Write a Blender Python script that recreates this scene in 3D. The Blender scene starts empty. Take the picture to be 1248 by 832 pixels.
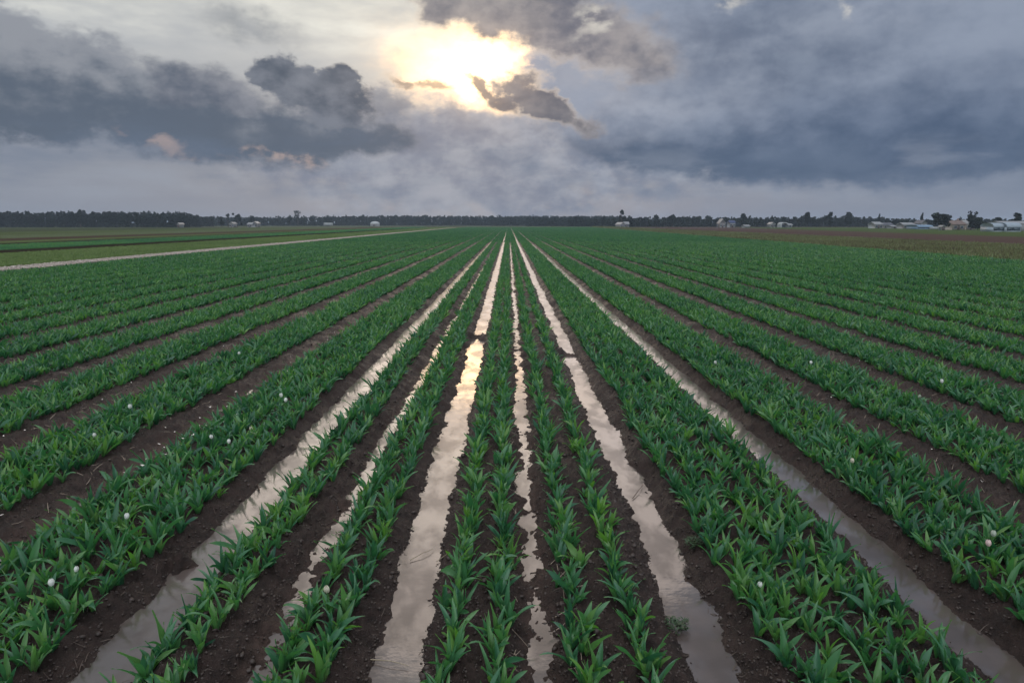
import bpy, math, random
import numpy as np
R = math.radians
rng = np.random.default_rng(7)
random.seed(7)

# ------------------------------------------------------------------ camera
sc = bpy.context.scene
C = sc.collection
H = 2.6
F = 832.0
PITCH = math.atan((416 - 272) / F)
YAW = math.atan(4 / F)
cam_d = bpy.data.cameras.new('camera'); cam = bpy.data.objects.new('camera', cam_d); C.objects.link(cam)
cam_d.sensor_width = 36; cam_d.lens = 24; cam_d.clip_end = 20000; cam_d.clip_start = .05
cam.location = (0, 0, H); cam.rotation_euler = (math.pi / 2 - PITCH, 0, -YAW)
sc.camera = cam

def direction(px, py):
    """azimuth (to the right of +Y) and elevation in degrees of a point of the photograph"""
    x, y, z = (px - 624) / F, 1.0, (416 - py) / F
    c, s = math.cos(PITCH), math.sin(PITCH)
    y, z = c * y + s * z, -s * y + c * z
    az = math.atan2(x, y) + YAW
    return math.degrees(az), math.degrees(math.atan2(z, math.hypot(x, y)))

def gx(px, D):
    return D * math.tan(R(direction(px, 272)[0]))

# ------------------------------------------------------------------ sky
SUN_EL, SUN_AZ = 12.6, -2.2
SUN_EN, SUN_ANG = 0.5, 46
EXPOSURE = 0.0

def lin(r, g, b, k=1.0):
    f = lambda v: (v / 255 / 12.92) if v / 255 < .04045 else ((v / 255 + .055) / 1.055) ** 2.4
    return (f(r) * k, f(g) * k, f(b) * k, 1)

class V:
    """small wrapper that turns arithmetic into shader nodes"""
    nt = None
    def __init__(s, sock): s.s = sock
    @staticmethod
    def put(n, i, v):
        if isinstance(v, V): V.nt.links.new(v.s, n.inputs[i])
        elif isinstance(v, (int, float)): n.inputs[i].default_value = v
        else: n.inputs[i].default_value = v
    @staticmethod
    def m(op, *a, clamp=False):
        n = V.nt.nodes.new('ShaderNodeMath'); n.operation = op; n.use_clamp = clamp
        for i, v in enumerate(a): V.put(n, i, v)
        return V(n.outputs[0])
    def __add__(s, o): return V.m('ADD', s, o)
    def __radd__(s, o): return V.m('ADD', s, o)
    def __sub__(s, o): return V.m('SUBTRACT', s, o)
    def __rsub__(s, o): return V.m('SUBTRACT', o, s)
    def __mul__(s, o): return V.m('MULTIPLY', s, o)
    def __rmul__(s, o): return V.m('MULTIPLY', s, o)
    def __truediv__(s, o): return V.m('DIVIDE', s, o)

def ss(v, a, b, lo=0.0, hi=1.0):
    n = V.nt.nodes.new('ShaderNodeMapRange'); n.interpolation_type = 'SMOOTHSTEP'
    V.put(n, 0, v)
    for i, x in enumerate((a, b, lo, hi)): V.put(n, i + 1, x)
    return V(n.outputs[0])
def vmath(op, a, b=None, out=0):
    n = V.nt.nodes.new('ShaderNodeVectorMath'); n.operation = op
    V.put(n, 0, a)
    if b is not None: V.put(n, 1, b)
    return V(n.outputs[out])
def noise(vec, scale, detail=5, rough=.55, color=False, dist=0.0):
    n = V.nt.nodes.new('ShaderNodeTexNoise'); V.put(n, 'Vector', vec)
    n.inputs['Scale'].default_value = scale; n.inputs['Detail'].default_value = detail
    n.inputs['Roughness'].default_value = rough; n.inputs['Distortion'].default_value = dist
    return V(n.outputs['Color' if color else 0])
def mix(f, a, b, mode='MIX'):
    n = V.nt.nodes.new('ShaderNodeMix'); n.data_type = 'RGBA'; n.blend_type = mode
    n.clamp_result = False
    V.put(n, 0, f); V.put(n, 6, a); V.put(n, 7, b)
    return V(n.outputs[2])
def ramp(v, stops, interp='LINEAR'):
    n = V.nt.nodes.new('ShaderNodeValToRGB'); V.put(n, 0, v)
    cr = n.color_ramp; cr.interpolation = interp
    while len(cr.elements) < len(stops): cr.elements.new(0.5)
    for e, (p, c) in zip(cr.elements, stops): e.position = p; e.color = c
    return V(n.outputs[0])
def comb(x, y, z=0.0):
    n = V.nt.nodes.new('ShaderNodeCombineXYZ')
    for i, v in enumerate((x, y, z)): V.put(n, i, v)
    return V(n.outputs[0])

world = bpy.data.worlds.new('World'); sc.world = world; world.use_nodes = True
V.nt = world.node_tree; V.nt.nodes.clear()
tc = V.nt.nodes.new('ShaderNodeTexCoord')
dirv = V(tc.outputs['Generated'])
sep = V.nt.nodes.new('ShaderNodeSeparateXYZ'); V.nt.links.new(dirv.s, sep.inputs[0])
dx, dy, dz = (V(sep.outputs[i]) for i in range(3))
DEG = 57.29578
az = V.m('ARCTAN2', dx, dy) * DEG
el = V.m('ARCSINE', dz) * DEG
q = comb(az, el * 1.5)
n1 = noise(q, .055, 3, .5, True)
n2 = noise(q, .22, 8, .62, True)
w = vmath('SUBTRACT', n1, (.5, .5, .5)); w = vmath('MULTIPLY', w, (9, 4, 0))
w2 = vmath('SUBTRACT', n2, (.5, .5, .5)); w2 = vmath('MULTIPLY', w2, (5.5, 3.6, 0))
qq = comb(az, el)
qs = vmath('ADD', vmath('ADD', qq, w), w2)          # well stirred
qf = vmath('ADD', qq, w2)                            # finely billowed only
fb = noise(q, .15, 8, .54)                            # cloud texture 0..1
fb2 = noise(comb(az * .45, el * 1.6), .2, 7, .55)    # long streaks
fine = noise(q, .42, 7, .56)

def blob(cx, cy, rx, ry, rot=0, soft=.35, vec=None, rag=1.0):
    c = direction(cx, cy)
    n = V.nt.nodes.new('ShaderNodeMapping'); n.vector_type = 'TEXTURE'
    V.put(n, 0, vec or qf)
    n.inputs[1].default_value = (c[0], c[1], 0); n.inputs[2].default_value = (0, 0, R(rot)); n.inputs[3].default_value = (rx, ry, 1)
    d = vmath('LENGTH', V(n.outputs[0]), out=1) + (RAG * rag if rag != 1.0 else RAG)
    return ss(d, 1 + soft, max(0, 1 - soft))
RAG = (noise(q, .36, 8, .58) - .5) * 1.35 + (noise(q, .13, 3, .5) - .5) * .5
def mx(*a):
    o = a[0]
    for b in a[1:]: o = V.m('MAXIMUM', o, b)
    return o

e01 = el / 40
left = ramp(e01, [(0, lin(133, 138, 154)), (.06, lin(137, 142, 158)), (.20, lin(136, 140, 156)), (.31, lin(180, 180, 186)),
                  (.42, lin(206, 204, 202)), (.52, lin(200, 199, 199)), (.66, lin(160, 163, 172)), (1, lin(126, 126, 136))])
right = ramp(e01, [(0, lin(124, 132, 152)), (.10, lin(138, 145, 163)), (.2, lin(126, 135, 156)), (.5, lin(120, 132, 156)), (1, lin(108, 112, 126))])
col = mix(ss(az + (fb - .5) * 16, -4, 16), left, right)
nish = V.nt.nodes.new('ShaderNodeTexSky'); nish.sky_type = 'NISHITA'; nish.sun_disc = False
nish.sun_elevation = R(SUN_EL); nish.sun_rotation = R(SUN_AZ); nish.air_density = 1.5; nish.dust_density = 2
# the clear air behind the thin high cloud
col = mix(.03, col, mix(1.0, V(nish.outputs[0]), (.1, .1, .1, 1), 'MULTIPLY'))
# streaks in the high veil
col = mix(ss(fb2, .42, .66) * ss(el, 9, 14) * .55, col, lin(150, 154, 166))
col = mix(ss(fb2, .5, .32) * ss(el, 10, 15) * ss(az, 6, -6) * .6, col, lin(236, 231, 224))
# glow of the hidden sun
def dist(px, py, sx, sy, vec=None, rot=0):
    c = direction(px, py)
    n = V.nt.nodes.new('ShaderNodeMapping'); n.vector_type = 'TEXTURE'
    V.put(n, 0, vec or qq)
    n.inputs[1].default_value = (c[0], c[1], 0); n.inputs[2].default_value = (0, 0, R(rot)); n.inputs[3].default_value = (sx, sy, 1)
    return vmath('LENGTH', V(n.outputs[0]), out=1)
dsun = dist(598, 84, 2.2, .90, qf, -6)
g1 = V.m('EXPONENT', dsun * dsun * -1.0 / 4.6)
g2 = V.m('EXPONENT', dsun * -1.0 / 5.0) * ss(el, 4, 11)
def addc(a, f, c):
    return mix(1.0, a, mix(f, (0, 0, 0, 1), c), 'ADD')
col = addc(col, g1, (6.5, 3.3, .9, 1))
col = addc(col, g2, (.44, .345, .235, 1))
col = addc(col, V.m('EXPONENT', dist(568, 112, 1.0, 1.0, qf) * -1.0 / .9), (1.6, 1.05, .5, 1))
warm = V.m('EXPONENT', dist(585, 90, 1.7, 1.0) * -1.0 / 3.2)   # how near the sun, lights cloud edges

tex0 = fb * .55 + fine * .45
def cloud(col, mask, dark, light, op=1.0, rim=.9, tex=None, lo=.38, hi=.62):
    body = mix(ss(tex or tex0, lo, hi), dark, light)
    body = addc(body, warm, (.26, .17, .11, 1))
    col = mix(mask * op, col, body)
    edge = mask * (1.0 - mask) * 2.2
    return addc(col, edge * warm * rim, (.95, .66, .38, 1))

# the grey deck under the sun
col = cloud(col, blob(570, 200, 16, 4.9, 0, .35), lin(124, 128, 146), lin(166, 165, 175), .92, .9)
col = cloud(col, blob(790, 120, 12, 7, 0, .5, qs), lin(112, 122, 144), lin(154, 158, 174), .9, .4)
# puffs along the deck top
col = cloud(col, mx(blob(470, 120, 2.6, 1.0, 5, .4), blob(440, 138, 3.4, 1.3, 0, .4), blob(395, 152, 4, 1.6, 0, .5)), lin(112, 117, 133), lin(152, 151, 160), .8, .4)
# small clouds left of the sun and against the veil
col = cloud(col, blob(300, 31, 2.6, .8, -8, .9), lin(136, 138, 146), lin(160, 160, 166), .8, .2)
# long dark bank at the left
bank_lo = ss(el + (fine - .5) * 4, 6.5, 13.5)
bank = mx(blob(0, 95, 9.5, 4.1, -5, .16, rag=.8), blob(180, 134, 14, 2.9, -7, .2, rag=.6), blob(345, 163, 9.5, 1.8, -2, .2, rag=.6))
col = cloud(col, mx(blob(120, 95, 5, 2.0, -14, .5), blob(225, 108, 5, 1.6, -8, .5)), lin(120, 124, 136), lin(160, 158, 162), .7, .3)
col = cloud(col, bank, lin(90, 99, 115), lin(146, 147, 156), .96, .3, bank_lo * .38 + tex0 * .72, .36, .70)
col = cloud(col, mx(blob(265, 104, 4.2, 1.5, -12, .35), blob(225, 108, 2.4, 1.2, 0, .4)), lin(90, 97, 113), lin(138, 138, 148), .85, .3)
col = cloud(col, mx(blob(388, 116, 3.8, 2.0, -10, .15, rag=1.1), blob(338, 86, 1.7, 1.25, -30, .18, rag=1.1), blob(372, 98, 1.6, 1.2, -30, .2), blob(415, 100, 1.4, 1.3, 0, .2)), lin(74, 84, 100), lin(124, 127, 139), .96, .35)
# salmon gaps under the bank
gap = mx(blob(195, 175, 2.3, .5, -12, .7), blob(345, 191, 2.8, .45, -3, .7)) * ss(fine, .44, .60)
col = mix(gap * .5, col, lin(226, 190, 172))
# the large blue-grey mass on the right
mass = blob(1120, 32, 29, 10.2, 4, .05, rag=.11)
belly = ss(el + (fb - .5) * 4, 3.0, 10)
body_tex = belly * .42 + noise(q, .06, 6, .55) * .62 + (fine - .5) * .35 - .05
col = cloud(col, mass, lin(80, 95, 119), lin(144, 151, 170), .97, .5, body_tex, .32, .72)
col = cloud(col, blob(925, 66, 8.5, 3.4, 5, .6), lin(88, 99, 122), lin(118, 127, 146), .72, .2)
col = cloud(col, blob(1150, 150, 14, 3.2, 2, .7, rag=.6), lin(80, 94, 120), lin(98, 111, 136), .7, .0)
col = cloud(col, blob(1190, 222, 12, 1.0, 0, .6), lin(112, 122, 143), lin(124, 133, 154), .4, 0)
# billows with paler tops inside it
for (bx_, by_, rx_, ry_) in ((790, 70, 4.5, 1.7), (850, 112, 5, 1.5), (1010, 30, 6, 1.3), (760, 150, 5, 1.3)):
    col = cloud(col, blob(bx_, by_, rx_, ry_, 6, .8), lin(126, 134, 154), lin(160, 164, 180), .45, .3)
# broken cloud round the sun
col = cloud(col, mx(blob(640, 18, 8.0, 2.3, -12, .35, rag=1.2), blob(545, 4, 3.5, 1.5, -20, .4, rag=1.2), blob(752, 50, 4.2, 2.2, -20, .5)), lin(96, 99, 114), lin(156, 148, 150), .93, 1.1)
col = cloud(col, mx(blob(664, 128, 3.8, .95, -20, .35, rag=1.3), blob(634, 108, 1.4, .8, 10, .5, rag=1.5), blob(588, 108, 1.6, .6, -42, .5, rag=1.5), blob(612, 122, 2.2, .6, -15, .5, rag=1.3)), lin(82, 87, 102), lin(134, 128, 132), .93, 1.3)
col = cloud(col, mx(blob(532, 103, 1.5, .32, 0, .7), blob(500, 99, 1.6, .25, -8, .8)), lin(130, 114, 106), lin(160, 140, 128), .8, .8)
spots = mx(blob(722, 26, 1.3, .8, 20, .9), blob(892, 2, 1.0, .5, 0, .9), blob(1037, 8, .5, .7, 0, .9)) * ss(fine, .42, .60)
col = mix(spots * .6, col, lin(228, 218, 208))
# ragged scud low over the horizon
col = mix(ss(fb2, .45, .66) * ss(el, 1.0, 3.0) * ss(el, 9.0, 5.0) * .45, col, lin(104, 116, 138))
col = mix(ss(fb2, .5, .34) * ss(el, .5, 2.5) * ss(el, 7.0, 4.5) * .3, col, lin(158, 162, 176))
# overhead and behind: the brighter open overcast
up = ss(el, 46, 68)
col = mix(up, col, lin(240, 240, 244, 2.6))
back = ss(dy, .0, -.7) * ss(el, 0, 20)
col = mix(back * .85, col, lin(230, 232, 240, 1.7))
col = mix(ss(el, -.5, -3), col, lin(60, 60, 62))
bg = V.nt.nodes.new('ShaderNodeBackground'); bg.inputs[1].default_value = .1
V.nt.links.new(mix(1.0, col, (9.9, 10.4, 10.3, 1), 'MULTIPLY').s, bg.inputs[0])
wo = V.nt.nodes.new('ShaderNodeOutputWorld'); V.nt.links.new(bg.outputs[0], wo.inputs[0])
world.cycles.sampling_method = 'MANUAL'; world.cycles.sample_map_resolution = 512

sun_d = bpy.data.lights.new('sun', 'SUN'); sun_d.energy = SUN_EN; sun_d.angle = R(SUN_ANG); sun_d.color = (1, .80, .64)
sun = bpy.data.objects.new('sun', sun_d); C.objects.link(sun)
sun.rotation_euler = (R(90 - SUN_EL), 0, R(180 - SUN_AZ))
# lamp shines along its -Z: from the sky ahead of the camera back towards it
sc.view_settings.view_transform = 'Standard'; sc.view_settings.look = 'None'
sc.view_settings.exposure = EXPOSURE; sc.view_settings.gamma = 1; sc.view_settings.use_curve_mapping = False
sc.render.engine = 'CYCLES'
sc.cycles.use_denoising = True
sc.cycles.max_bounces = 6; sc.cycles.diffuse_bounces = 2; sc.cycles.glossy_bounces = 2
sc.cycles.transmission_bounces = 3; sc.cycles.transparent_max_bounces = 4; sc.cycles.volume_bounces = 0
sc.cycles.caustics_reflective = False; sc.cycles.caustics_refractive = False
sc.cycles.sample_clamp_indirect = 4

# ------------------------------------------------------------------ helpers
def tag(o, label=None, cat=None, group=None, kind=None):
    for k, v in (('label', label), ('category', cat), ('group', group), ('kind', kind)):
        if v: o[k] = v
    return o
def empty(name, loc, rz=0.0):
    o = bpy.data.objects.new(name, None); C.objects.link(o); o.location = loc; o.rotation_euler = (0, 0, rz)
    o.empty_display_size = .1
    return o
def mesh(name, v, f, mats=(), smooth=True, attr=None, mi=None):
    """v (n,3); f list of equally long index arrays (m,k) or one"""
    me = bpy.data.meshes.new(name)
    fs = f if isinstance(f, list) else [f]
    fs = [np.asarray(x, dtype=np.int32) for x in fs if len(x)]
    v = np.asarray(v, dtype=np.float32)
    me.vertices.add(len(v)); me.vertices.foreach_set('co', v.ravel())
    tot = sum(x.size for x in fs); npoly = sum(len(x) for x in fs)
    me.loops.add(tot); me.loops.foreach_set('vertex_index', np.concatenate([x.ravel() for x in fs]))
    st = []; s = 0
    for x in fs:
        st.append(s + np.arange(len(x), dtype=np.int32) * x.shape[1]); s += x.size
    me.polygons.add(npoly); me.polygons.foreach_set('loop_start', np.concatenate(st))
    if mi is not None: me.polygons.foreach_set('material_index', np.asarray(mi, dtype=np.int32))
    me.update(calc_edges=True)
    if smooth: me.polygons.foreach_set('use_smooth', np.ones(npoly, dtype=bool))
    for k, a in (attr or {}).items():
        at = me.color_attributes.new(k, 'FLOAT_COLOR', 'POINT')
        a = np.asarray(a, dtype=np.float32)
        if a.shape[1] == 3: a = np.concatenate([a, np.ones((len(a), 1), np.float32)], 1)
        at.data.foreach_set('color', a.ravel())
    for m_ in mats: me.materials.append(m_)
    return me
def link(name, me, parent=None):
    o = bpy.data.objects.new(name, me); C.objects.link(o); o.parent = parent
    return o

def hsh(ix, iy, seed):
    h = (ix.astype(np.int64) * 374761393 + iy.astype(np.int64) * 668265263 + seed * 1274126177) & 0xffffffff
    h = ((h ^ (h >> 13)) * 1274126177) & 0xffffffff
    return ((h ^ (h >> 16)) & 0xffff) / 65535.0
def vnoise(x, y, seed=0):
    ix, iy = np.floor(x), np.floor(y); fx, fy = x - ix, y - iy
    ux, uy = fx * fx * (3 - 2 * fx), fy * fy * (3 - 2 * fy)
    a, b = hsh(ix, iy, seed), hsh(ix + 1, iy, seed)
    c, d = hsh(ix, iy + 1, seed), hsh(ix + 1, iy + 1, seed)
    return a + (b - a) * ux + (c - a) * uy + (a - b - c + d) * ux * uy
def fbm(x, y, sc_, oc=4, seed=0, gain=.5):
    t = 0; a = 1; s = 0
    for i in range(oc):
        t = t + a * (vnoise(x / sc_ + 17.3 * i, y / sc_ + 9.1 * i, seed + i) - .5); s += a; a *= gain; sc_ /= 2.03
    return t / s * 2
def sst(x, a, b):
    t = np.clip((x - a) / (b - a), 0, 1); return t * t * (3 - 2 * t)

def material(name):
    m_ = bpy.data.materials.new(name); m_.use_nodes = True
    V.nt = m_.node_tree; V.nt.nodes.clear()
    out = V.nt.nodes.new('ShaderNodeOutputMaterial')
    return m_, out
def principled(out, base, rough=.5, spec=.5, normal=None, **kw):
    p = V.nt.nodes.new('ShaderNodeBsdfPrincipled')
    V.put(p, 'Base Color', base); V.put(p, 'Roughness', rough); V.put(p, 'Specular IOR Level', spec)
    if normal is not None: V.put(p, 'Normal', normal)
    for k, v in kw.items(): V.put(p, k, v)
    if out is not None: V.nt.links.new(p.outputs[0], out.inputs[0])
    return p
def split3(v):
    n = V.nt.nodes.new('ShaderNodeSeparateXYZ'); V.nt.links.new(v.s, n.inputs[0]); return [V(n.outputs[i]) for i in range(3)]
def bump(h, dist_=.02, strength=.6):
    n = V.nt.nodes.new('ShaderNodeBump'); V.put(n, 'Height', h)
    n.inputs['Distance'].default_value = dist_; n.inputs['Strength'].default_value = strength
    return V(n.outputs[0])
def objco():
    n = V.nt.nodes.new('ShaderNodeTexCoord'); return V(n.outputs['Object'])
def attr(name):
    n = V.nt.nodes.new('ShaderNodeAttribute'); n.attribute_name = name; return V(n.outputs['Color'])
def split(v):
    n = V.nt.nodes.new('ShaderNodeSeparateColor'); V.nt.links.new(v.s, n.inputs[0]); return [V(n.outputs[i]) for i in range(3)]

def plain(name, rgb, rough=.6, var=.15, scale=3.0, spec=.4):
    m_, out = material(name)
    nz = noise(objco(), scale, 5, .6)
    c = mix(ss(nz, .3, .7), tuple(x * (1 - var) for x in rgb) + (1,), tuple(min(1, x * (1 + var)) for x in rgb) + (1,))
    principled(out, c, rough, spec)
    return m_

# ground: wet dark mud, tint per zone from the 'zone' colour
m_ground, out = material('mud')
oc = objco(); z = attr('zone')
a = noise(oc, 9, 8, .65); b = noise(oc, 60, 6, .7); c3 = noise(oc, 1.3, 4, .5)
wet = attr('wet')
basec = mix(ss(a, .3, .72), (.5, .48, .48, 1), (1.35, 1.3, 1.28, 1))
basec = mix(1.0, basec, z, 'MULTIPLY')
basec = mix(ss(b, .58, .75) * .35, basec, mix(1.0, z, (2.0, 1.9, 1.8, 1), 'MULTIPLY'))
rough = ss(c3 * .5 + a * .5, .35, .65, .34, .85)
principled(out, basec, rough, split(wet)[0] * .24, bump(a * .6 + b * .4, .06, 1.0))

# standing muddy water
m_water, out = material('muddy_water')
oc = objco()
ripple = noise(oc, 5, 3, .5); micro = noise(oc, 38, 4, .6)
nrm = bump(ripple * .6 + micro * .14, .010, .30)
d = principled(None, mix(ss(noise(oc, 2.2, 6, .6), .35, .7), (.050, .037, .033, 1), (.085, .064, .058, 1)), .35, .5, nrm)
g = V.nt.nodes.new('ShaderNodeBsdfGlossy'); g.inputs['Color'].default_value = (.95, .93, .92, 1)
V.put(g, 'Roughness', ss(noise(oc, 3.5, 5, .6), .45, .7, .015, .06)); V.put(g, 'Normal', nrm)
lw = V.nt.nodes.new('ShaderNodeLayerWeight'); lw.inputs[0].default_value = .5
film = ss(noise(comb(split3(oc)[0], split3(oc)[1] * .45), 3.2, 7, .62), .40, .60, 1.0, .34)
fac = ss(V(lw.outputs['Facing']), .46, 1.0, .16, .50) * film
ms = V.nt.nodes.new('ShaderNodeMixShader'); V.put(ms, 0, fac)
V.nt.links.new(d.outputs[0], ms.inputs[1]); V.nt.links.new(g.outputs[0], ms.inputs[2]); V.nt.links.new(ms.outputs[0], out.inputs[0])

# tulip leaves; 'leaf' colour = (random, along the leaf, across the leaf)
m_leaf, out = material('tulip_leaf')
rr, al, ac = split(attr('leaf'))
vein = noise(comb(ac * 26, al * 1.5, rr * 40), 1.0, 3, .6)
cA = ramp(rr, [(0, (.018, .078, .052, 1)), (.3, (.038, .135, .070, 1)), (.55, (.060, .175, .070, 1)), (.86, (.125, .245, .075, 1)), (.97, (.10, .24, .045, 1)), (1.0, (.34, .30, .05, 1))])
cA = mix(ss(vein, .3, .7) * .5, cA, mix(1.0, cA, (1.55, 1.45, 1.35, 1), 'MULTIPLY'))
mud_ = ss(noise(comb(ac * 3, al * 7, rr * 90), 1.0, 5, .65), .50, .62) * ss(al, .55, .05)
cA = mix(mud_ * .75, cA, (.05, .035, .028, 1))
cA = mix(ss(al, .80, 1.0) * .45, cA, (.12, .22, .05, 1))
p = principled(None, cA, .36, .5)
tr = V.nt.nodes.new('ShaderNodeBsdfTranslucent'); V.put(tr, 'Color', mix(1.0, cA, (1.3, 1.7, .8, 1), 'MULTIPLY'))
ms = V.nt.nodes.new('ShaderNodeMixShader'); ms.inputs[0].default_value = .34
V.nt.links.new(p.outputs[0], ms.inputs[1]); V.nt.links.new(tr.outputs[0], ms.inputs[2]); V.nt.links.new(ms.outputs[0], out.inputs[0])

# ------------------------------------------------------------------ layout of the field
# furrows: centre x, half width of the water, kind
FUR = [(-4.0, .10, 'dry'), (-2.36, .16, 'wet'), (-1.48, .11, 'thin'), (-.68, .138, 'wet'), (.185, .115, 'rough'),
       (1.215, .12, 'wet'), (2.92, .125, 'wet'), (4.40, .09, 'dry')]
BEDS = [(-3.2, (-3.64, -3.42, -3.20, -2.97, -2.75)), (-1.9, (-2.03, -1.80)), (-1.1, (-1.28, -1.05)),
        (-.3, (-.33, -.07)), (.6, (.43, .79)), (2.0, (1.60, 1.82, 2.03, 2.25, 2.46)), (3.7, (3.27, 3.48, 3.69, 3.90, 4.09))]
x = -4.0
LEFT_EDGE = -27.0
while x > LEFT_EDGE + 1.7:
    c_ = x - .83; BEDS.append((c_, tuple(c_ + s for s in (-.40, -.20, 0, .20, .40)))); x -= 1.66
    FUR.append((x, .06, 'dry'))
x = 4.40
RIGHT_EDGE = lambda D: 33.6 + .045 * (np.asarray(D) - 45)
while x < 58:
    c_ = x + .83; BEDS.append((c_, tuple(c_ + s for s in (-.40, -.20, 0, .20, .40)))); x += 1.66
    FUR.append((x, .06, 'dry'))
FUR.sort()
FX = np.array([f[0] for f in FUR]); FW = np.array([f[1] for f in FUR])
FK = [f[2] for f in FUR]
LO = np.array([{'dry': .030, 'wet': -.045, 'thin': -.020, 'rough': -.012}[k] for k in FK])
TOP = .11
FIELD_END = 430.0

def ground_z(X, D, fine_=True):
    X = np.asarray(X, float); D = np.asarray(D, float)
    wx = X + fbm(X, D, 1.3, 3, 11) * .055 + fbm(X, D, .30, 3, 15, .6) * .055
    idx = np.clip(np.searchsorted(FX, wx), 1, len(FX) - 1)
    lft = np.abs(wx - FX[idx - 1]); rgt = np.abs(wx - FX[idx])
    i = np.where(lft < rgt, idx - 1, idx); s = np.minimum(lft, rgt)
    w = FW[i]
    narrow = w < .12
    t = sst(s, w - .11, w + np.where(narrow, .15, .24))
    z_ = LO[i] + (TOP - LO[i]) * t
    inside = (X > LEFT_EDGE) & (X < RIGHT_EDGE(D)) & (D < FIELD_END)
    # lumpy soil
    lump = fbm(X, D, .14, 4, 3, .65) * .040 + fbm(X, D, .55, 2, 5) * .022
    if fine_: lump = lump + np.abs(fbm(X, D, .07, 3, 8, .6)) * .055 - .011
    fadeD = np.clip(1.5 - D / 60, 0, 1)
    damp = np.where(ROUGH[i], .75, np.where(FUR_FLAT[i], .42, .8)) * (1 - t) + t
    z_ = z_ + lump * damp * fadeD
    for (bx, by, sx, sy, hh) in BUMPS:
        z_ = z_ + hh * np.exp(-((X - bx) / sx) ** 2 - ((D - by) / sy) ** 2) * (1 + 2 * fbm(X, D, .12, 3, 21))
    return np.where(inside, z_, .03 + fbm(X, D, .6, 3, 31) * .02 * fadeD)
ROUGH = np.array([k in ('rough', 'thin') for k in FK])
FUR_FLAT = np.array([k in ('wet', 'thin', 'rough') for k in FK])
BUMPS = [(-.68, 15.4, .30, .33, .085), (1.15, 13.4, .30, .16, .075), (-2.52, 4.85, .16, .14, .07), (1.42, 4.7, .12, .10, .05),
         (-.90, 12.3, .10, .12, .05), (-.50, 6.2, .06, .1, .04), (-.92, 5.3, .07, .09, .05), (-.92, 4.6, .08, .06, .045),
         (1.42, 7.2, .1, .2, .05), (-2.14, 6.5, .06, .1, .05), (-2.52, 7.6, .08, .14, .05)]

# ------------------------------------------------------------------ ground sheet (a fan of cells finer towards the camera)
def fan_grid():
    k = np.concatenate([np.linspace(-6, -1.35, 60)[:-1], np.linspace(-1.35, -.8, 90)[:-1], np.linspace(-.8, .8, 980), np.linspace(.8, 1.35, 90)[1:], np.linspace(1.35, 6, 60)[1:]])
    D = np.concatenate([np.linspace(-3, 1.2, 22)[:-1], 1.2 * np.exp(np.arange(0, 60) * .018)])
    D = np.concatenate([D, D[-1] * np.exp(np.arange(1, 720) * .0068)])
    D = np.concatenate([D, D[-1] * np.exp(np.arange(1, 40) * .07)])
    return k, D
k, Dr = fan_grid()
spread = np.maximum(Dr, 1.2) + 1.5
KX, DD = np.meshgrid(k, Dr); XX = KX * (np.maximum(DD, 1.2) + 1.5)
ZZ = ground_z(XX, DD)
n_r, n_c = XX.shape
idx = np.arange(n_r * n_c).reshape(n_r, n_c)
faces = np.stack([idx[:-1, :-1], idx[:-1, 1:], idx[1:, 1:], idx[1:, :-1]], -1).reshape(-1, 4)

MUD = np.array([.033, .0215, .019]); MUDR = np.array([.050, .032, .027])
def zone_color(X, D):
    col_ = np.empty(X.shape + (3,)); col_[...] = MUD
    wob = fbm(X, D, 6, 3, 41)
    # drier, paler furrow bottoms and trodden strips
    i = np.argmin(np.abs(X[..., None] - FX[None, None, :]), -1) if X.size < 1 else None
    idx_ = np.clip(np.searchsorted(FX, X), 1, len(FX) - 1)
    s = np.minimum(np.abs(X - FX[idx_ - 1]), np.abs(X - FX[idx_]))
    pale = sst(-s, -.16, -.03) * (.5 + .5 * sst(fbm(X, D, .8, 3, 43), -.3, .4))
    col_ += (MUDR * 1.35 - MUD) * pale[..., None] * .9
    e = X + wob * .5
    def put(m_, rgb): col_[m_] = rgb
    G1 = np.array([.085, .110, .045]); G2 = np.array([.032, .100, .034]); BR = np.array([.060, .042, .030]); GG = np.array([.085, .105, .055])
    L = (X < LEFT_EDGE)
    put(L, G1)
    put(L & (e < -43.5), [.028, .024, .016]); put(L & (e < -49.0), G2)
    put(L & (e < -60) , [.03, .03, .02]); put(L & (e < -66), G1 * .95)
    put(L & (e < -74), BR); put(L & (e < -86), GG)
    put(L & (e < -110), G1 * .8); put(L & (e < -150), [.05, .06, .03])
    Rr = RIGHT_EDGE(D)
    Rt = X > Rr
    put(Rt, [.045, .05, .022])
    put(Rt & (X + wob * .8 > 58), [.080, .056, .048])
    put(Rt & (X > 98 + .13 * (D - 131)), [.062, .088, .032])
    far = D > FIELD_END
    put(far, [.09, .08, .055]); put(far & (X > 60), [.10, .08, .06])
    put((D > 470) & (X < 70), [.08, .095, .055])
    m_ = (X > LEFT_EDGE) & (X < Rr) & (D > 45) & (~far)
    return col_
zc = zone_color(XX, DD)
ground = link('ground', mesh('ground', np.stack([XX, DD, ZZ], -1).reshape(-1, 3), faces, (m_ground,), attr={'zone': zc.reshape(-1, 3), 'wet': np.repeat(((XX > LEFT_EDGE) & (XX < RIGHT_EDGE(DD)) & (DD < FIELD_END)).astype(float).reshape(-1, 1), 3, 1)}))
tag(ground, kind='structure')

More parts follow.
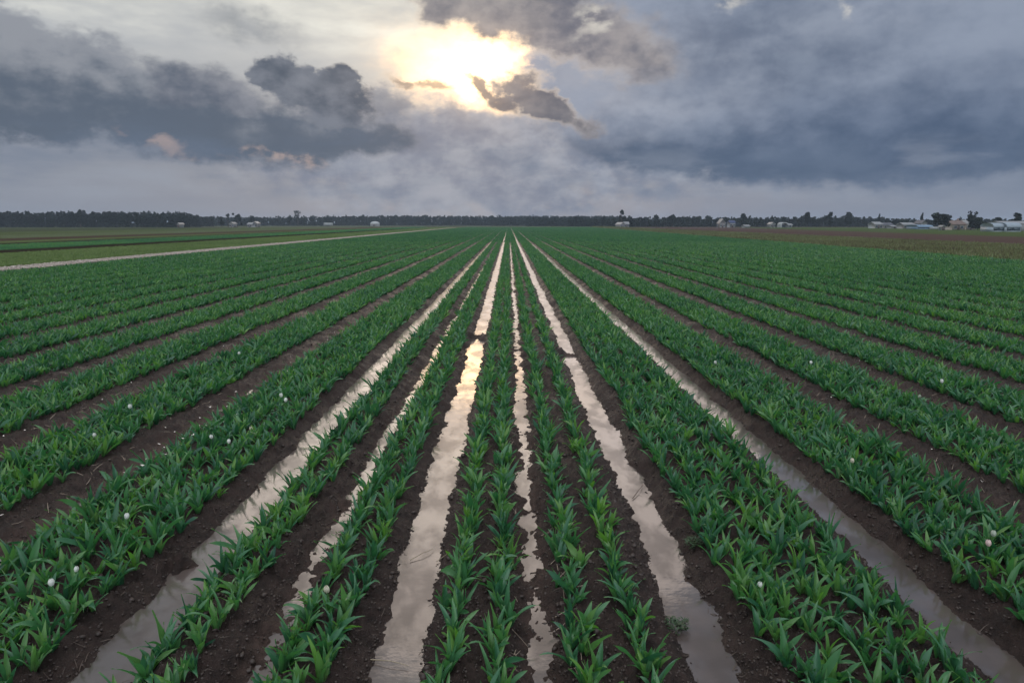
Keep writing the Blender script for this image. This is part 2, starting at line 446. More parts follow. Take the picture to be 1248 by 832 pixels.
# pale gravel track between the tulips and the grass on the left
m_path, out = material('pale_gravel')
oc = objco(); vor = V.nt.nodes.new('ShaderNodeTexVoronoi'); V.put(vor, 'Vector', oc); vor.inputs['Scale'].default_value = 5
c = mix(ss(V(vor.outputs['Distance']), .2, .7), (.42, .36, .32, 1), (.15, .12, .10, 1))
principled(out, mix(ss(noise(oc, 1.2, 4), .5, .8) * .5, c, (.14, .11, .08, 1)), .85, .2, bump(V(vor.outputs['Distance']), .05, .6))
ys = np.concatenate([np.arange(10, 80, .5), np.arange(80, 420, 3)])
cols_ = np.array([0, .1, .9, 1.0])
px_ = []; zz_ = []
for j, c_ in enumerate(cols_):
    x0 = -30.0 - .008 * (ys - 40) + fbm(ys, ys * 0, 3, 3, 51) * .25; x1 = -27.5 - .010 * (ys - 40) + fbm(ys, ys * 0 + 9, 3, 3, 52) * .25
    px_.append(x0 + (x1 - x0) * c_)
PX = np.stack(px_, 1); PY = np.repeat(ys[:, None], 4, 1); PZ = np.full_like(PX, .075); PZ[:, 0] = PZ[:, 3] = .02
idx = np.arange(PX.size).reshape(PX.shape)
pf = np.stack([idx[:-1, :-1], idx[:-1, 1:], idx[1:, 1:], idx[1:, :-1]], -1).reshape(-1, 4)
tag(link('path', mesh('path', np.stack([PX, PY, PZ], -1).reshape(-1, 3), pf, (m_path,))), kind='structure')

# standing water, one sheet in each wet furrow
LEVEL = {'wet': .0, 'thin': -.001, 'rough': .003, 'dry': .018}
for xc, w_, kd in FUR:
    if kd == 'dry' and abs(xc) > 9: continue
    hw = .46 if kd != 'dry' else .3
    y1 = 425 if kd != 'dry' else 60
    yy = np.concatenate([np.linspace(-2, 60, 120), np.linspace(60, y1, 30)[1:]]) if y1 > 60 else np.linspace(-2, 60, 120)
    lv = LEVEL[kd]
    vv = np.concatenate([np.stack([np.full_like(yy, xc - hw), yy, np.full_like(yy, lv)], 1), np.stack([np.full_like(yy, xc + hw), yy, np.full_like(yy, lv)], 1)])
    n = len(yy); ii = np.arange(n - 1)
    tag(link('water', mesh('water', vv, np.stack([ii, ii + n, ii + n + 1, ii + 1], 1), (m_water,))), kind='structure')

# ------------------------------------------------------------------ tulip plants
def leaf_mesh(L, Wd, elev, az_, seg, bend, twist, rnd, fold=.35, base_r=.012, cols=4):
    """a lance-shaped tulip leaf: clasping base, widest at a third, drooping pointed tip"""
    t = np.linspace(0, 1, seg + 1)
    ang = R(elev) - R(bend) * t ** 1.6                # elevation of the midrib
    ds = L / seg
    mid_a = (ang[:-1] + ang[1:]) / 2
    r = np.concatenate([[0], np.cumsum(np.cos(mid_a) * ds)]) + base_r
    z_ = np.concatenate([[0], np.cumsum(np.sin(mid_a) * ds)])
    wd = Wd * (np.sin(np.pi * np.clip(t * .93 + .07, 0, 1) ** .72) ** .85 * (1 - t * .25)) + .0008
    wd[-1] = .0008
    side = np.linspace(-1, 1, cols + 1)
    tw = twist * t
    vs = []
    wav = .004 * np.sin(t * 9 + rnd * 30)
    for i in range(seg + 1):
        s = side * wd[i] / 2
        lift = np.abs(side) ** 1.4 * wd[i] * fold * (1 - t[i] * .5) + wav[i] * np.abs(side) * np.sign(side)
        ns = np.array([-math.sin(ang[i]), math.cos(ang[i])])   # normal in r,z
        across = s * math.cos(tw[i]) - lift * math.sin(tw[i]) * 0 
        nrm_ = lift + s * math.sin(tw[i])
        rr_ = r[i] + nrm_ * ns[0]; zz = z_[i] + nrm_ * ns[1]
        ca, sa = math.cos(az_), math.sin(az_)
        vs.append(np.stack([rr_ * ca - across * sa, rr_ * sa + across * ca, zz], 1))
    v = np.concatenate(vs)
    n = cols + 1
    ii = (np.arange(seg)[:, None] * n + np.arange(cols)[None]).ravel()
    f = np.stack([ii, ii + 1, ii + n + 1, ii + n], 1)
    a_ = np.stack([np.full(len(v), rnd), np.repeat(t, n), np.tile((side + 1) / 2, seg + 1)], 1)
    return v, f, a_

def join(parts):
    vs, fs, as_, o = [], [], [], 0
    for v, f, a_ in parts:
        vs.append(v); fs.append(f + o); as_.append(a_); o += len(v)
    return np.concatenate(vs), np.concatenate(fs), np.concatenate(as_)

def plant(rg, seg, cols, nl=(6, 9), wscale=1.0):
    parts = []
    n = rg.integers(*nl)
    base_az = rg.uniform(0, 6.28)
    tone = rg.uniform(.08, .62)
    for sh in range(max(1, n // 4)):
        ox, oy = rg.normal(0, .014, 2)
        m = n // max(1, n // 4)
        for i in range(m):
            u = i / max(1, m - 1)
            L = rg.uniform(.13, .27) * (1 - .2 * u)
            e = 62 + 23 * u + rg.normal(0, 8)
            bend = rg.uniform(12, 62) * (1 - .5 * u) + (rg.random() < .15) * 50
            rnd = np.clip(tone + rg.normal(0, .13) + .16 * u, 0, .95)
            if rg.random() < .012: rnd = .95
            if rg.random() < .003: rnd = .985
            a_ = base_az + i * 2.5 + rg.normal(0, .35)
            v, f, at = leaf_mesh(L, rg.uniform(.032, .058) * (1 - .35 * u) * wscale, e, a_, seg, bend, rg.normal(0, .8), rnd, rg.uniform(.2, .5), cols=cols)
            v = v + np.array([ox, oy, 0])
            parts.append((v, f, at))
    return join(parts)

rg = np.random.default_rng(3)
HI = [plant(rg, 9, 4) for _ in range(16)]
MD = [plant(rg, 6, 2) for _ in range(16)]
LW = [plant(rg, 3, 2, (5, 8), 1.1) for _ in range(14)]
LF = [plant(rg, 2, 1, (4, 6), 1.5) for _ in range(12)]
def kite(rg, n, hgt, spread_, wd):
    parts = []
    for i in range(n):
        a_ = rg.uniform(0, 6.28); L = hgt * rg.uniform(.75, 1.2); tilt = rg.uniform(.1, .55)
        d = np.array([math.cos(a_) * tilt, math.sin(a_) * tilt, 1]); d /= np.linalg.norm(d)
        s = np.array([-math.sin(a_), math.cos(a_), 0]); o = np.array([*rg.normal(0, spread_, 2), 0])
        v = np.array([o, o + d * L * .45 + s * wd, o + d * L, o + d * L * .45 - s * wd])
        r_ = np.clip(rg.normal(.4, .2), 0, .95)
        parts.append((v, np.array([[0, 1, 2, 3]]), np.array([[r_, 0, .5], [r_, .4, 1], [r_, .9, .5], [r_, .4, 0]])))
    return join(parts)
FAR = [kite(rg, 9, .21, .075, .034) for _ in range(10)]
FAR2 = [kite(rg, 9, .21, .10, .055) for _ in range(10)]

def scatter(proto, P, S, A, seed, tilt=.12, tone=None):
    """copies of prototype meshes merged into arrays: P (n,3) S (n) A (n)"""
    rg_ = np.random.default_rng(seed)
    pick = rg_.integers(0, len(proto), len(P))
    vs, fs, as_, o = [], [], [], 0
    tx, ty = rg_.normal(0, tilt, len(P)), rg_.normal(0, tilt, len(P))
    sz = rg_.uniform(.85, 1.15, len(P))
    for kx in range(len(proto)):
        w_ = np.where(pick == kx)[0]
        if not len(w_): continue
        v, f, a_ = proto[kx]
        c_, s_ = np.cos(A[w_])[:, None], np.sin(A[w_])[:, None]
        X_ = (v[None, :, 0] * c_ - v[None, :, 1] * s_); Y_ = (v[None, :, 0] * s_ + v[None, :, 1] * c_)
        Z_ = np.repeat(v[None, :, 2], len(w_), 0) * sz[w_][:, None]
        X_ = X_ + Z_ * tx[w_][:, None]; Y_ = Y_ + Z_ * ty[w_][:, None]
        G = np.stack([X_, Y_, Z_], -1) * S[w_][:, None, None] + P[w_][:, None, :]
        vs.append(G.reshape(-1, 3))
        fs.append((f[None] + (np.arange(len(w_)) * len(v))[:, None, None] + o).reshape(-1, f.shape[1]))
        aa = np.repeat(a_[None], len(w_), 0).copy()
        aa[:, :, 0] = np.clip(aa[:, :, 0] + rg_.normal(0, .06, len(w_))[:, None] + (0 if tone is None else tone[w_][:, None]), 0, .97)
        as_.append(aa.reshape(-1, 3)); o += len(w_) * len(v)
    return np.concatenate(vs), np.concatenate(fs), np.concatenate(as_)

def row_points(step, d0, d1, jx, rg_):
    pts = []
    for ci, (cx, rows) in enumerate(sorted(BEDS)):
        for ri, rx in enumerate(rows):
            n = int((d1 - d0) / step)
            y = d0 + (np.arange(n) + rg_.uniform(-.33, .33, n)) * step
            x_ = rx + rg_.normal(0, jx, n) + fbm(y, y * 0 + rx * 7, 2.5, 2, 61) * .03
            keep = (np.abs(x_) < .80 * (y + 2) + 1.5) & (x_ < RIGHT_EDGE(y) - .3)
            keep &= rg_.random(n) > .055
            pts.append(np.stack([x_[keep], y[keep], np.full(keep.sum(), ci * 10 + ri)], 1))
    return np.concatenate(pts)

rp = np.random.default_rng(12)
near = row_points(.082, 1.6, 15, .032, rp)
# projected place of every near plant
def project(P):
    c, s = math.cos(PITCH), math.sin(PITCH)
    cy, sy = math.cos(YAW), math.sin(YAW)
    x = P[:, 0] * cy - P[:, 1] * sy; y0 = P[:, 0] * sy + P[:, 1] * cy; z0 = P[:, 2] - H
    y = c * y0 - s * z0; z = s * y0 + c * z0
    return 624 + F * x / y, 416 - F * z / y, y
nz = ground_z(near[:, 0], near[:, 1])
ppx, ppy, pd = project(np.stack([near[:, 0], near[:, 1], nz + .12], 1))
infr = (ppx > -8) & (ppx < 1256) & (ppy < 845) & (pd > 0)

# flowering tulips stand where the photograph shows a bloom: pixel of the bloom, tint, label
BLOOM = [
 (63, 707, 'w', 'tulip with a plump white flower, nearest the lower left corner'),
 (92, 690, 'w', 'tulip with a small white bud just behind the plump white flower, lower left'),
 (157, 627, 'w', 'tulip with a white flower standing alone left of the widest left puddle'),
 (398, 717, 'c', 'tulip with a faded cream flower beside the thin left water furrow'),
 (930, 710, 'w', 'tulip with an upright white bud in the bed right of the right puddle'),
 (1206, 660, 'p', 'tulip with a round pink-tinged white flower at the right edge of the photo'),
 (1211, 649, 'g', 'tulip with a greyish wilting flower just behind the pink-tinged bloom'),
 (278, 537, 'w', 'tulip with a round white flower on the near side of the petal-strewn patch'),
 (257, 531, 'w', 'tulip with an open white flower on the furrow edge of the left bed'),
 (343, 481, 'w', 'left one of two white tulips side by side in the left bed'),
 (349, 487, 'w', 'right one of two white tulips side by side in the left bed'),
 (290, 430, 'w', 'tulip with a pale flower above the pair of white tulips, one bed farther left'),
 (158, 495, 'w', 'farther of two white-flowered tulips in the second left bed'),
 (116, 529, 'w', 'nearer of two white-flowered tulips in the second left bed'),
 (1120, 482, 'g', 'tulip with a greenish white bud at the brink of a dry right furrow'),
 (1148, 464, 'w', 'tulip with a tiny white bloom, farthest right in the photo'),
 (989, 441, 'w', 'tulip with a pale bloom beside a dry furrow, midway to the horizon at right'),
 (1039, 560, 'c', 'cream tulip in the middle of the bed right of every water furrow'),
 (873, 441, 'w', 'white tulip farthest back in the bed right of every water furrow'),
 (306, 521, 'c', 'tulip with a closed cream flower beside the petal-strewn patch'),
]
def on_ground(px, py, h=.20):
    """ground point whose height h above the soil is seen at a pixel"""
    a_, e = direction(px, py); hh = H - TOP - h
    dist_ = hh / math.tan(R(-e)); return dist_ * math.sin(R(a_)), dist_ * math.cos(R(a_))
bl_xy = [on_ground(p[0], p[1]) for p in BLOOM]
used = np.zeros(len(near), bool)
for (bx, by) in bl_xy:
    dd = np.hypot(near[:, 0] - bx, near[:, 1] - by)
    used |= dd < .05

# size in the picture decides which plants are objects of their own
score = np.where(infr & ~used, 1 / pd, 0)
order = np.argsort(-score)[:278]
order = order[score[order] > 0]
sel = np.zeros(len(near), bool); sel[order] = True

ROWNAME = {}
sb = sorted(BEDS)
bedname = {-3.2: 'bed left of every puddle', 2.0: 'bed right of the right puddle', 3.7: 'bed right of every water furrow'}
pairs = {-2.03: 'row on the right brink of the leftmost puddle', -1.80: 'row left of the thin left water furrow',
         -1.28: 'row right of the thin left water furrow', -1.05: 'row on the mudbank left of the central puddle',
         -.33: 'row hugging the central puddle on its right', -.07: 'row left of the narrow muddy centre furrow',
         .43: 'row right of the narrow muddy centre furrow', .79: 'row hugging the right puddle on its left'}
for ci, (cx, rows) in enumerate(sb):
    for ri, rx in enumerate(rows):
        if rx in pairs: ROWNAME[ci * 10 + ri] = pairs[rx]
        elif cx in bedname: ROWNAME[ci * 10 + ri] = ['leftmost', 'second', 'middle', 'fourth', 'rightmost'][ri] + ' row of the ' + bedname[cx]
        else: ROWNAME[ci * 10 + ri] = '%s bed from the left puddles outward, near the %s edge' % ('second', 'left' if cx < 0 else 'right')
ORD = ['nearest', 'second nearest', 'third nearest', 'fourth nearest', 'fifth nearest', 'sixth nearest']
hi_me = [mesh('tulip_plant', *p_[:2], (m_leaf,), attr={'leaf': p_[2]}) for p_ in HI]
m_rows = {}
ri_ = np.random.default_rng(5)
for i in sorted(order, key=lambda i: near[i, 1]):
    rid = int(near[i, 2]); m_rows[rid] = m_rows.get(rid, 0) + 1; kth = m_rows[rid]
    o = link('tulip_plant', hi_me[ri_.integers(len(hi_me))])
    s_ = ri_.uniform(.78, 1.2)
    o.location = (near[i, 0], near[i, 1], nz[i] - .012); o.scale = (s_, s_, s_ * ri_.uniform(.88, 1.12))
    o.rotation_euler = (ri_.normal(0, .09), ri_.normal(0, .09), ri_.uniform(0, 6.28))
    nm = ROWNAME[rid]
    if 'edge' in nm: lab = 'green tulip in the front of an outer bed at the %s photo edge' % ('left' if 'left edge' in nm else 'right')
    elif kth <= 6: lab = 'green tulip, %s in %s' % (ORD[kth - 1], nm)
    else: lab = 'green tulip, behind six nearest in ' + nm
    assert len(lab.split()) <= 16, lab
    tag(o, lab, 'tulip', 'leafy tulip plants at the near end of the crop rows')

crop = []
rest = near[(~sel) & (~used)]; rz_ = ground_z(rest[:, 0], rest[:, 1]) - .012
def add(proto, pts, zz, seed, smin=.78, smax=1.2, tone=None):
    rg_ = np.random.default_rng(seed)
    crop.append(scatter(proto, np.stack([pts[:, 0], pts[:, 1], zz], 1), rg_.uniform(smin, smax, len(pts)), rg_.uniform(0, 6.28, len(pts)), seed, tone=tone))
def tonef(p_): return fbm(p_[:, 0], p_[:, 1], 3.0, 3, 71) * .16
add(MD, rest, rz_, 1, tone=tonef(rest))
p2 = row_points(.095, 15, 42, .034, rp); add(LW, p2, ground_z(p2[:, 0], p2[:, 1]) - .01, 2, tone=tonef(p2))
p3 = row_points(.14, 42, 90, .04, rp); add(LF, p3, np.full(len(p3), TOP), 3, .95, 1.2, tone=tonef(p3))
p4 = row_points(.28, 90, 190, .05, rp); add(FAR, p4, np.full(len(p4), TOP - .02), 4, tone=tonef(p4))
p5 = row_points(.48, 190, FIELD_END - 4, .06, rp); add(FAR2, p5, np.full(len(p5), TOP - .02), 5, tone=tonef(p5))
cv, cf, ca = join(crop)
crop_o = link('tulip_crop', mesh('tulip_crop', cv, cf, (m_leaf,), attr={'leaf': ca}))
tag(crop_o, 'green tulip crop in long rows running to the horizon', 'tulip crop', kind='stuff')
print('crop faces', len(cf), 'individuals', len(order), 'near', len(near))

# ---- blooming tulips
def petal_mat(name, rgb):
    m_, out = material(name)
    p = principled(None, mix(ss(noise(objco(), 30, 4), .3, .7), rgb + (1,), tuple(x * .86 for x in rgb) + (1,)), .5, .3)
    tr = V.nt.nodes.new('ShaderNodeBsdfTranslucent'); tr.inputs[0].default_value = rgb + (1,)
    ms = V.nt.nodes.new('ShaderNodeMixShader'); ms.inputs[0].default_value = .3
    V.nt.links.new(p.outputs[0], ms.inputs[1]); V.nt.links.new(tr.outputs[0], ms.inputs[2]); V.nt.links.new(ms.outputs[0], out.inputs[0])
    return m_
PET = {'w': petal_mat('white_petal', (.82, .84, .80)), 'c': petal_mat('cream_petal', (.66, .62, .50)), 'p': petal_mat('pink_petal', (.80, .62, .60)), 'g': petal_mat('faded_petal', (.50, .55, .47))}
m_stem = plain('tulip_stem', (.07, .20, .06), .5)
def flower_geo(rg_):
    vs, fs, o = [], [], 0
    for kx in range(6):
        a0 = kx * math.pi / 3 + (.0 if kx % 2 else .05); inner = .92 if kx % 2 else 1.0
        nu, nv = 6, 8
        for j in range(nv + 1):
            t = j / nv
            rad = .024 * inner * (math.sin(math.pi * (t * .80 + .13)) ** .75)
            half = .95 * math.sin(math.pi * min(1, t * .86 + .10)) ** .6
            for i in range(nu + 1):
                u = i / nu * 2 - 1
                th = a0 + u * half * .62
                rr_ = rad * (1 - .10 * u * u) + (.002 if kx % 2 == 0 else 0)
                vs.append((rr_ * math.cos(th), rr_ * math.sin(th), .062 * t - .004 * u * u * t))
        for j in range(nv):
            for i in range(nu):
                b_ = o + j * (nu + 1) + i; fs.append((b_, b_ + 1, b_ + nu + 2, b_ + nu + 1))
        o += (nu + 1) * (nv + 1)
    return np.array(vs), np.array(fs)
fl_v, fl_f = flower_geo(None)
fl_me = {k_: mesh('flower', fl_v, fl_f, (PET[k_],)) for k_ in PET}
def tube(pts, r0, r1, n=8):
    pts = np.array(pts, float); vs, fs = [], []
    for i, p_ in enumerate(pts):
        d_ = pts[min(i + 1, len(pts) - 1)] - pts[max(i - 1, 0)]; d_ /= np.linalg.norm(d_) + 1e-9
        a_ = np.cross(d_, [0, 1, 0] if abs(d_[1]) < .9 else [1, 0, 0]); a_ /= np.linalg.norm(a_); b_ = np.cross(d_, a_)
        r_ = r0 + (r1 - r0) * i / (len(pts) - 1)
        for kx in range(n):
            t = 2 * math.pi * kx / n; vs.append(p_ + r_ * (math.cos(t) * a_ + math.sin(t) * b_))
    for i in range(len(pts) - 1):
        for kx in range(n):
            a = i * n + kx; b = i * n + (kx + 1) % n; fs.append((a, b, b + n, a + n))
    return np.array(vs), np.array(fs)
for bi, ((px, py, kd, lab), (bx, by)) in enumerate(zip(BLOOM, bl_xy)):
    gz = float(ground_z(np.array([bx]), np.array([by]))[0])
    t_ = empty('blooming_tulip', (bx, by, gz), random.uniform(0, 6))
    tag(t_, lab, 'tulip', 'tulips in bloom scattered through the beds')
    link('leaves', hi_me[bi % len(hi_me)], t_)
    hgt = TOP + .20 - gz - .03
    lean = random.uniform(-.02, .02)
    sv, sf = tube([(0, 0, 0), (lean * .3, 0, hgt * .5), (lean, 0, hgt)], .0045, .0036)
    link('stem', mesh('stem', sv, sf, (m_stem,)), t_)
    fo = link('flower', fl_me[kd], t_); fo.location = (lean, 0, hgt)
    s_ = .78 if by < 8 else .95
    if 'bud' in lab: s_ *= .8
    fo.scale = (s_, s_, s_); fo.rotation_euler = (random.uniform(-.2, .2), random.uniform(-.2, .2), random.uniform(0, 6))

# ------------------------------------------------------------------ litter in the field
m_clod = plain('wet_clod', (.038, .026, .023), .55, .3, 25)
ico_v = []
def icosphere():
    t = (1 + 5 ** .5) / 2
    v = [(-1, t, 0), (1, t, 0), (-1, -t, 0), (1, -t, 0), (0, -1, t), (0, 1, t), (0, -1, -t), (0, 1, -t), (t, 0, -1), (t, 0, 1), (-t, 0, -1), (-t, 0, 1)]
    f = [(0, 11, 5), (0, 5, 1), (0, 1, 7), (0, 7, 10), (0, 10, 11), (1, 5, 9), (5, 11, 4), (11, 10, 2), (10, 7, 6), (7, 1, 8), (3, 9, 4), (3, 4, 2), (3, 2, 6), (3, 6, 8), (3, 8, 9), (4, 9, 5), (2, 4, 11), (6, 2, 10), (8, 6, 7), (9, 8, 1)]
    v = [np.array(x) / np.linalg.norm(x) for x in v]
    nf, cache = [], {}
    def mid(a, b):
        k_ = (min(a, b), max(a, b))
        if k_ not in cache:
            m_ = v[a] + v[b]; v.append(m_ / np.linalg.norm(m_)); cache[k_] = len(v) - 1
        return cache[k_]
    for a, b, c in f:
        ab, bc, ca_ = mid(a, b), mid(b, c), mid(c, a); nf += [(a, ab, ca_), (b, bc, ab), (c, ca_, bc), (ab, bc, ca_)]
    return np.array(v), np.array(nf)
iv, if_ = icosphere(); iv = iv[:12]; if_ = np.array([(0, 11, 5), (0, 5, 1), (0, 1, 7), (0, 7, 10), (0, 10, 11), (1, 5, 9), (5, 11, 4), (11, 10, 2), (10, 7, 6), (7, 1, 8), (3, 9, 4), (3, 4, 2), (3, 2, 6), (3, 6, 8), (3, 8, 9), (4, 9, 5), (2, 4, 11), (6, 2, 10), (8, 6, 7), (9, 8, 1)])
rc = np.random.default_rng(9)
CL = []
for _ in range(14):
    v = iv * (1 + rc.normal(0, .2, len(iv)))[:, None] * np.array([1, rc.uniform(.6, .95), rc.uniform(.4, .7)])
    CL.append((v, if_, np.zeros((len(v), 3))))
def furrow_scatter(n, dmin, dmax, off0, off1, kinds, rg_):
    """points beside or in furrows, denser near the camera"""
    fx = [f for f in FUR if f[2] in kinds and abs(f[0]) < 14]
    f_ = np.array([[f[0], f[1]] for f in fx])[rg_.integers(0, len(fx), n)]
    D_ = dmin * (dmax / dmin) ** rg_.random(n)
    s = rg_.choice([-1, 1], n) * rg_.uniform(off0, off1, n)
    return f_[:, 0] + s + np.sign(s) * f_[:, 1], D_
Xc, Dc = furrow_scatter(9000, 2.8, 30, -.05, .30, ('wet', 'thin', 'rough'), rc)
Xc2, Dc2 = furrow_scatter(5000, 3.5, 30, -.1, .22, ('dry',), rc)
nb = 22000; Db = 2.4 * (16 / 2.4) ** rc.random(nb); Xb = rc.uniform(-.82, .82, nb) * (Db + .8)
Xc, Dc = np.concatenate([Xc, Xc2, Xb]), np.concatenate([Dc, Dc2, Db])
Sc = rc.uniform(.005, .014, len(Xc)) * (1 + (rc.random(len(Xc)) < .06) * 1.1)
Pc = np.stack([Xc, Dc, ground_z(Xc, Dc) + Sc * .1], 1)
wetx, wetd = furrow_scatter(900, 3.2, 18, -.10, .03, ('wet', 'thin', 'rough'), rc)
Pc = np.concatenate([Pc, np.stack([wetx, wetd, np.full(900, .001)], 1)]); Sc = np.concatenate([Sc, rc.uniform(.004, .012, 900)])
kp = Pc[:, 2] > -.016
v, f, a = scatter(CL, Pc[kp], Sc[kp], rc.uniform(0, 6.28, kp.sum()), 21, .05)
tag(link('mud_clods', mesh('mud_clods', v, f, (m_clod,), smooth=False)), 'dark wet clods of mud along the furrow banks', 'mud clods', kind='stuff')

m_straw = plain('straw', (.28, .22, .17), .7, .3, 8)
m_petal_l = plain('fallen_petal', (.62, .56, .52), .6, .2, 12)
def strips(n, kinds, off, lmin, lmax, wd, dmin, dmax, seed, up=.02, o0=None):
    rg_ = np.random.default_rng(seed)
    X_, D_ = furrow_scatter(n, dmin, dmax, -off * .7 if o0 is None else o0, off, kinds, rg_)
    a_ = rg_.uniform(0, np.pi, n); L = rg_.uniform(lmin, lmax, n)
    zg = np.maximum(ground_z(X_, D_), 0.0) + .006
    d_ = np.stack([np.cos(a_), np.sin(a_)], 1) * L[:, None] / 2; s_ = np.stack([-np.sin(a_), np.cos(a_)], 1) * wd
    P = np.stack([X_, D_], 1)
    mk = lambda p_, z_: np.concatenate([p_, z_[:, None]], 1)
    z1 = np.maximum(ground_z(*(P + d_).T), 0) + .006 + rg_.uniform(0, up, n); z0 = np.maximum(ground_z(*(P - d_).T), 0) + .006
    V_ = np.stack([mk(P - d_ - s_, z0), mk(P - d_ + s_, z0 + .002), mk(P + s_, zg + .006), mk(P - s_, zg + .004), mk(P + d_ + s_ * .5, z1), mk(P + d_ - s_ * .5, z1)], 1).reshape(-1, 3)
    b_ = np.arange(n)[:, None] * 6
    F_ = np.concatenate([b_ + [0, 3, 2, 1], b_ + [3, 5, 4, 2]])
    return V_, F_
v, f = strips(2600, ('dry', 'rough'), .22, .04, .16, .0022, 3.5, 35, 31)
tag(link('straw_litter', mesh('straw_litter', v, f, (m_straw,))), 'scattered pale straw and dead stems on the furrow mud', 'straw', kind='stuff')
v, f = strips(700, ('wet', 'thin', 'rough'), .03, .015, .09, .0018, 3.2, 18, 35, .004, -.15)
tag(link('floating_litter', mesh('floating_litter', v, f, (plain('sodden_litter', (.07, .05, .04), .7, .3, 10),))), 'small sodden stems and bits floating on the furrow water', 'litter', kind='stuff')
v1, f1 = strips(110, ('dry',), .30, .02, .035, .008, 5, 24, 32, .015)
keepers = v1
# most petals lie along the flowering patch of the left bed
rg_ = np.random.default_rng(33); n = 130
Dp = rg_.uniform(6.3, 14.5, n); Xp = -3.66 + rg_.normal(0, .12, n)
zp = ground_z(Xp, Dp) + .012 + (rg_.random(n) < .35) * rg_.uniform(.05, .22, n)
a_ = rg_.uniform(0, 6.28, n); sz = rg_.uniform(.008, .017, n)
V_ = np.stack([np.stack([Xp + sz * np.cos(a_ + kx * 1.571) * (1.5 if kx % 2 else 1), Dp + sz * np.sin(a_ + kx * 1.571), zp + rg_.uniform(-.006, .012, n)], 1) for kx in range(4)], 1).reshape(-1, 3)
F_ = np.arange(n)[:, None] * 4 + np.arange(4)
tag(link('fallen_petals', mesh('fallen_petals', np.concatenate([v1, V_]), [np.concatenate([f1, F_ + len(v1)])], (m_petal_l,))), 'pale fallen tulip petals strewn along the dry furrows and left bed', 'petals', kind='stuff')

# twigs and straws lying in the water
m_twig = plain('wet_twig', (.09, .06, .045), .5, .3, 20)
m_dry = plain('dry_stalk', (.30, .24, .17), .6, .2, 20)
def ground_pt(px, py, z_=.0):
    a_, e = direction(px, py); d_ = (H - z_) / math.tan(R(-e)); return d_ * math.sin(R(a_)), d_ * math.cos(R(a_)), z_
TW = [((448, 803), (498, 811), m_dry, 'dry_stalk', 'long pale stalk lying across the central puddle near the bottom', 'stalk', .004),
      ((500, 682), (528, 668), m_dry, 'dry_stalk', 'short bent pale stalk floating in the middle of the central puddle', 'stalk', .004),
      ((532, 684), (553, 670), m_dry, 'dry_stalk', 'thin leaning straw on the right bank of the central puddle', 'stalk', .003),
      ((771, 607), (783, 590), m_twig, 'twig', 'thin dark forked twig sticking out of the right puddle', 'twig', .004),
      ((316, 597), (312, 590), m_twig, 'twig', 'short dark stub standing in the leftmost puddle', 'twig', .007)]
for (p0, p1, mt, nm, lab, cat, rad) in TW:
    a = np.array(ground_pt(*p0, .012)); b = np.array(ground_pt(*p1, .018)); mdp = (a + b) / 2 + np.array([.01, .0, .012])
    root = np.array([mdp[0], mdp[1], 0])
    sv, sf = tube([a - root, (a + mdp) / 2 - root, mdp - root, (b + mdp) / 2 + (.008, 0, 0) - root, b - root], rad, rad * .5, 6)
    if 'forked' in lab:
        s2, f2 = tube([mdp - root, mdp - root + np.array([.05, .05, .03])], rad * .7, rad * .3, 6)
        sf = np.concatenate([sf, f2 + len(sv)]); sv = np.concatenate([sv, s2])
    o = link(nm, mesh(nm, sv, sf, (mt,))); o.location = root; tag(o, lab, cat)

# small weeds at the edge of the right puddle
m_weed = plain('weed_leaf', (.022, .05, .018), .5, .3, 40)
def weed(px, py, n, rad, lab):
    x0, y0, _ = ground_pt(px, py, .05); gz = float(ground_z(np.array([x0]), np.array([y0]))[0])
    rg_ = np.random.default_rng(int(px)); vs, fs = [], []
    for i in range(n):
        a_ = rg_.uniform(0, 6.28); r_ = rad * math.sqrt(rg_.random()); L = rg_.uniform(.012, .026); up = rg_.uniform(.01, .05)
        c_ = np.array([r_ * math.cos(a_), r_ * math.sin(a_), up]); d_ = np.array([math.cos(a_ + rg_.normal()), math.sin(a_ + rg_.normal()), rg_.uniform(-.3, .8)]) * L
        s_ = np.cross(d_, [0, 0, 1]); s_ = s_ / (np.linalg.norm(s_) + 1e-6) * L * .32
        b_ = len(vs); vs += [c_ - d_ * .5, c_ + s_, c_ + d_, c_ - s_]; fs.append((b_, b_ + 1, b_ + 2, b_ + 3))
        if i % 5 == 0:
            b_ = len(vs); vs += [np.array([0, -.002, -.02]), np.array([0, .002, -.02]), c_ + (0, .001, 0), c_ - (0, .001, 0)]; fs.append((b_, b_ + 1, b_ + 2, b_ + 3))
    o = link('weed', mesh('weed', np.array(vs), np.array(fs), (m_weed,))); o.location = (x0, y0, max(gz, 0)); tag(o, lab, 'weed')
weed(848, 668, 220, .09, 'low dark weed clump on the mud bank right of the right puddle')
weed(826, 757, 160, .08, 'small green weed tuft on the left brink of the right puddle near the bottom')
weed(310, 712, 24, .05, 'tiny green seedling leaves on the mud bank between the left puddle and bed') if False else None

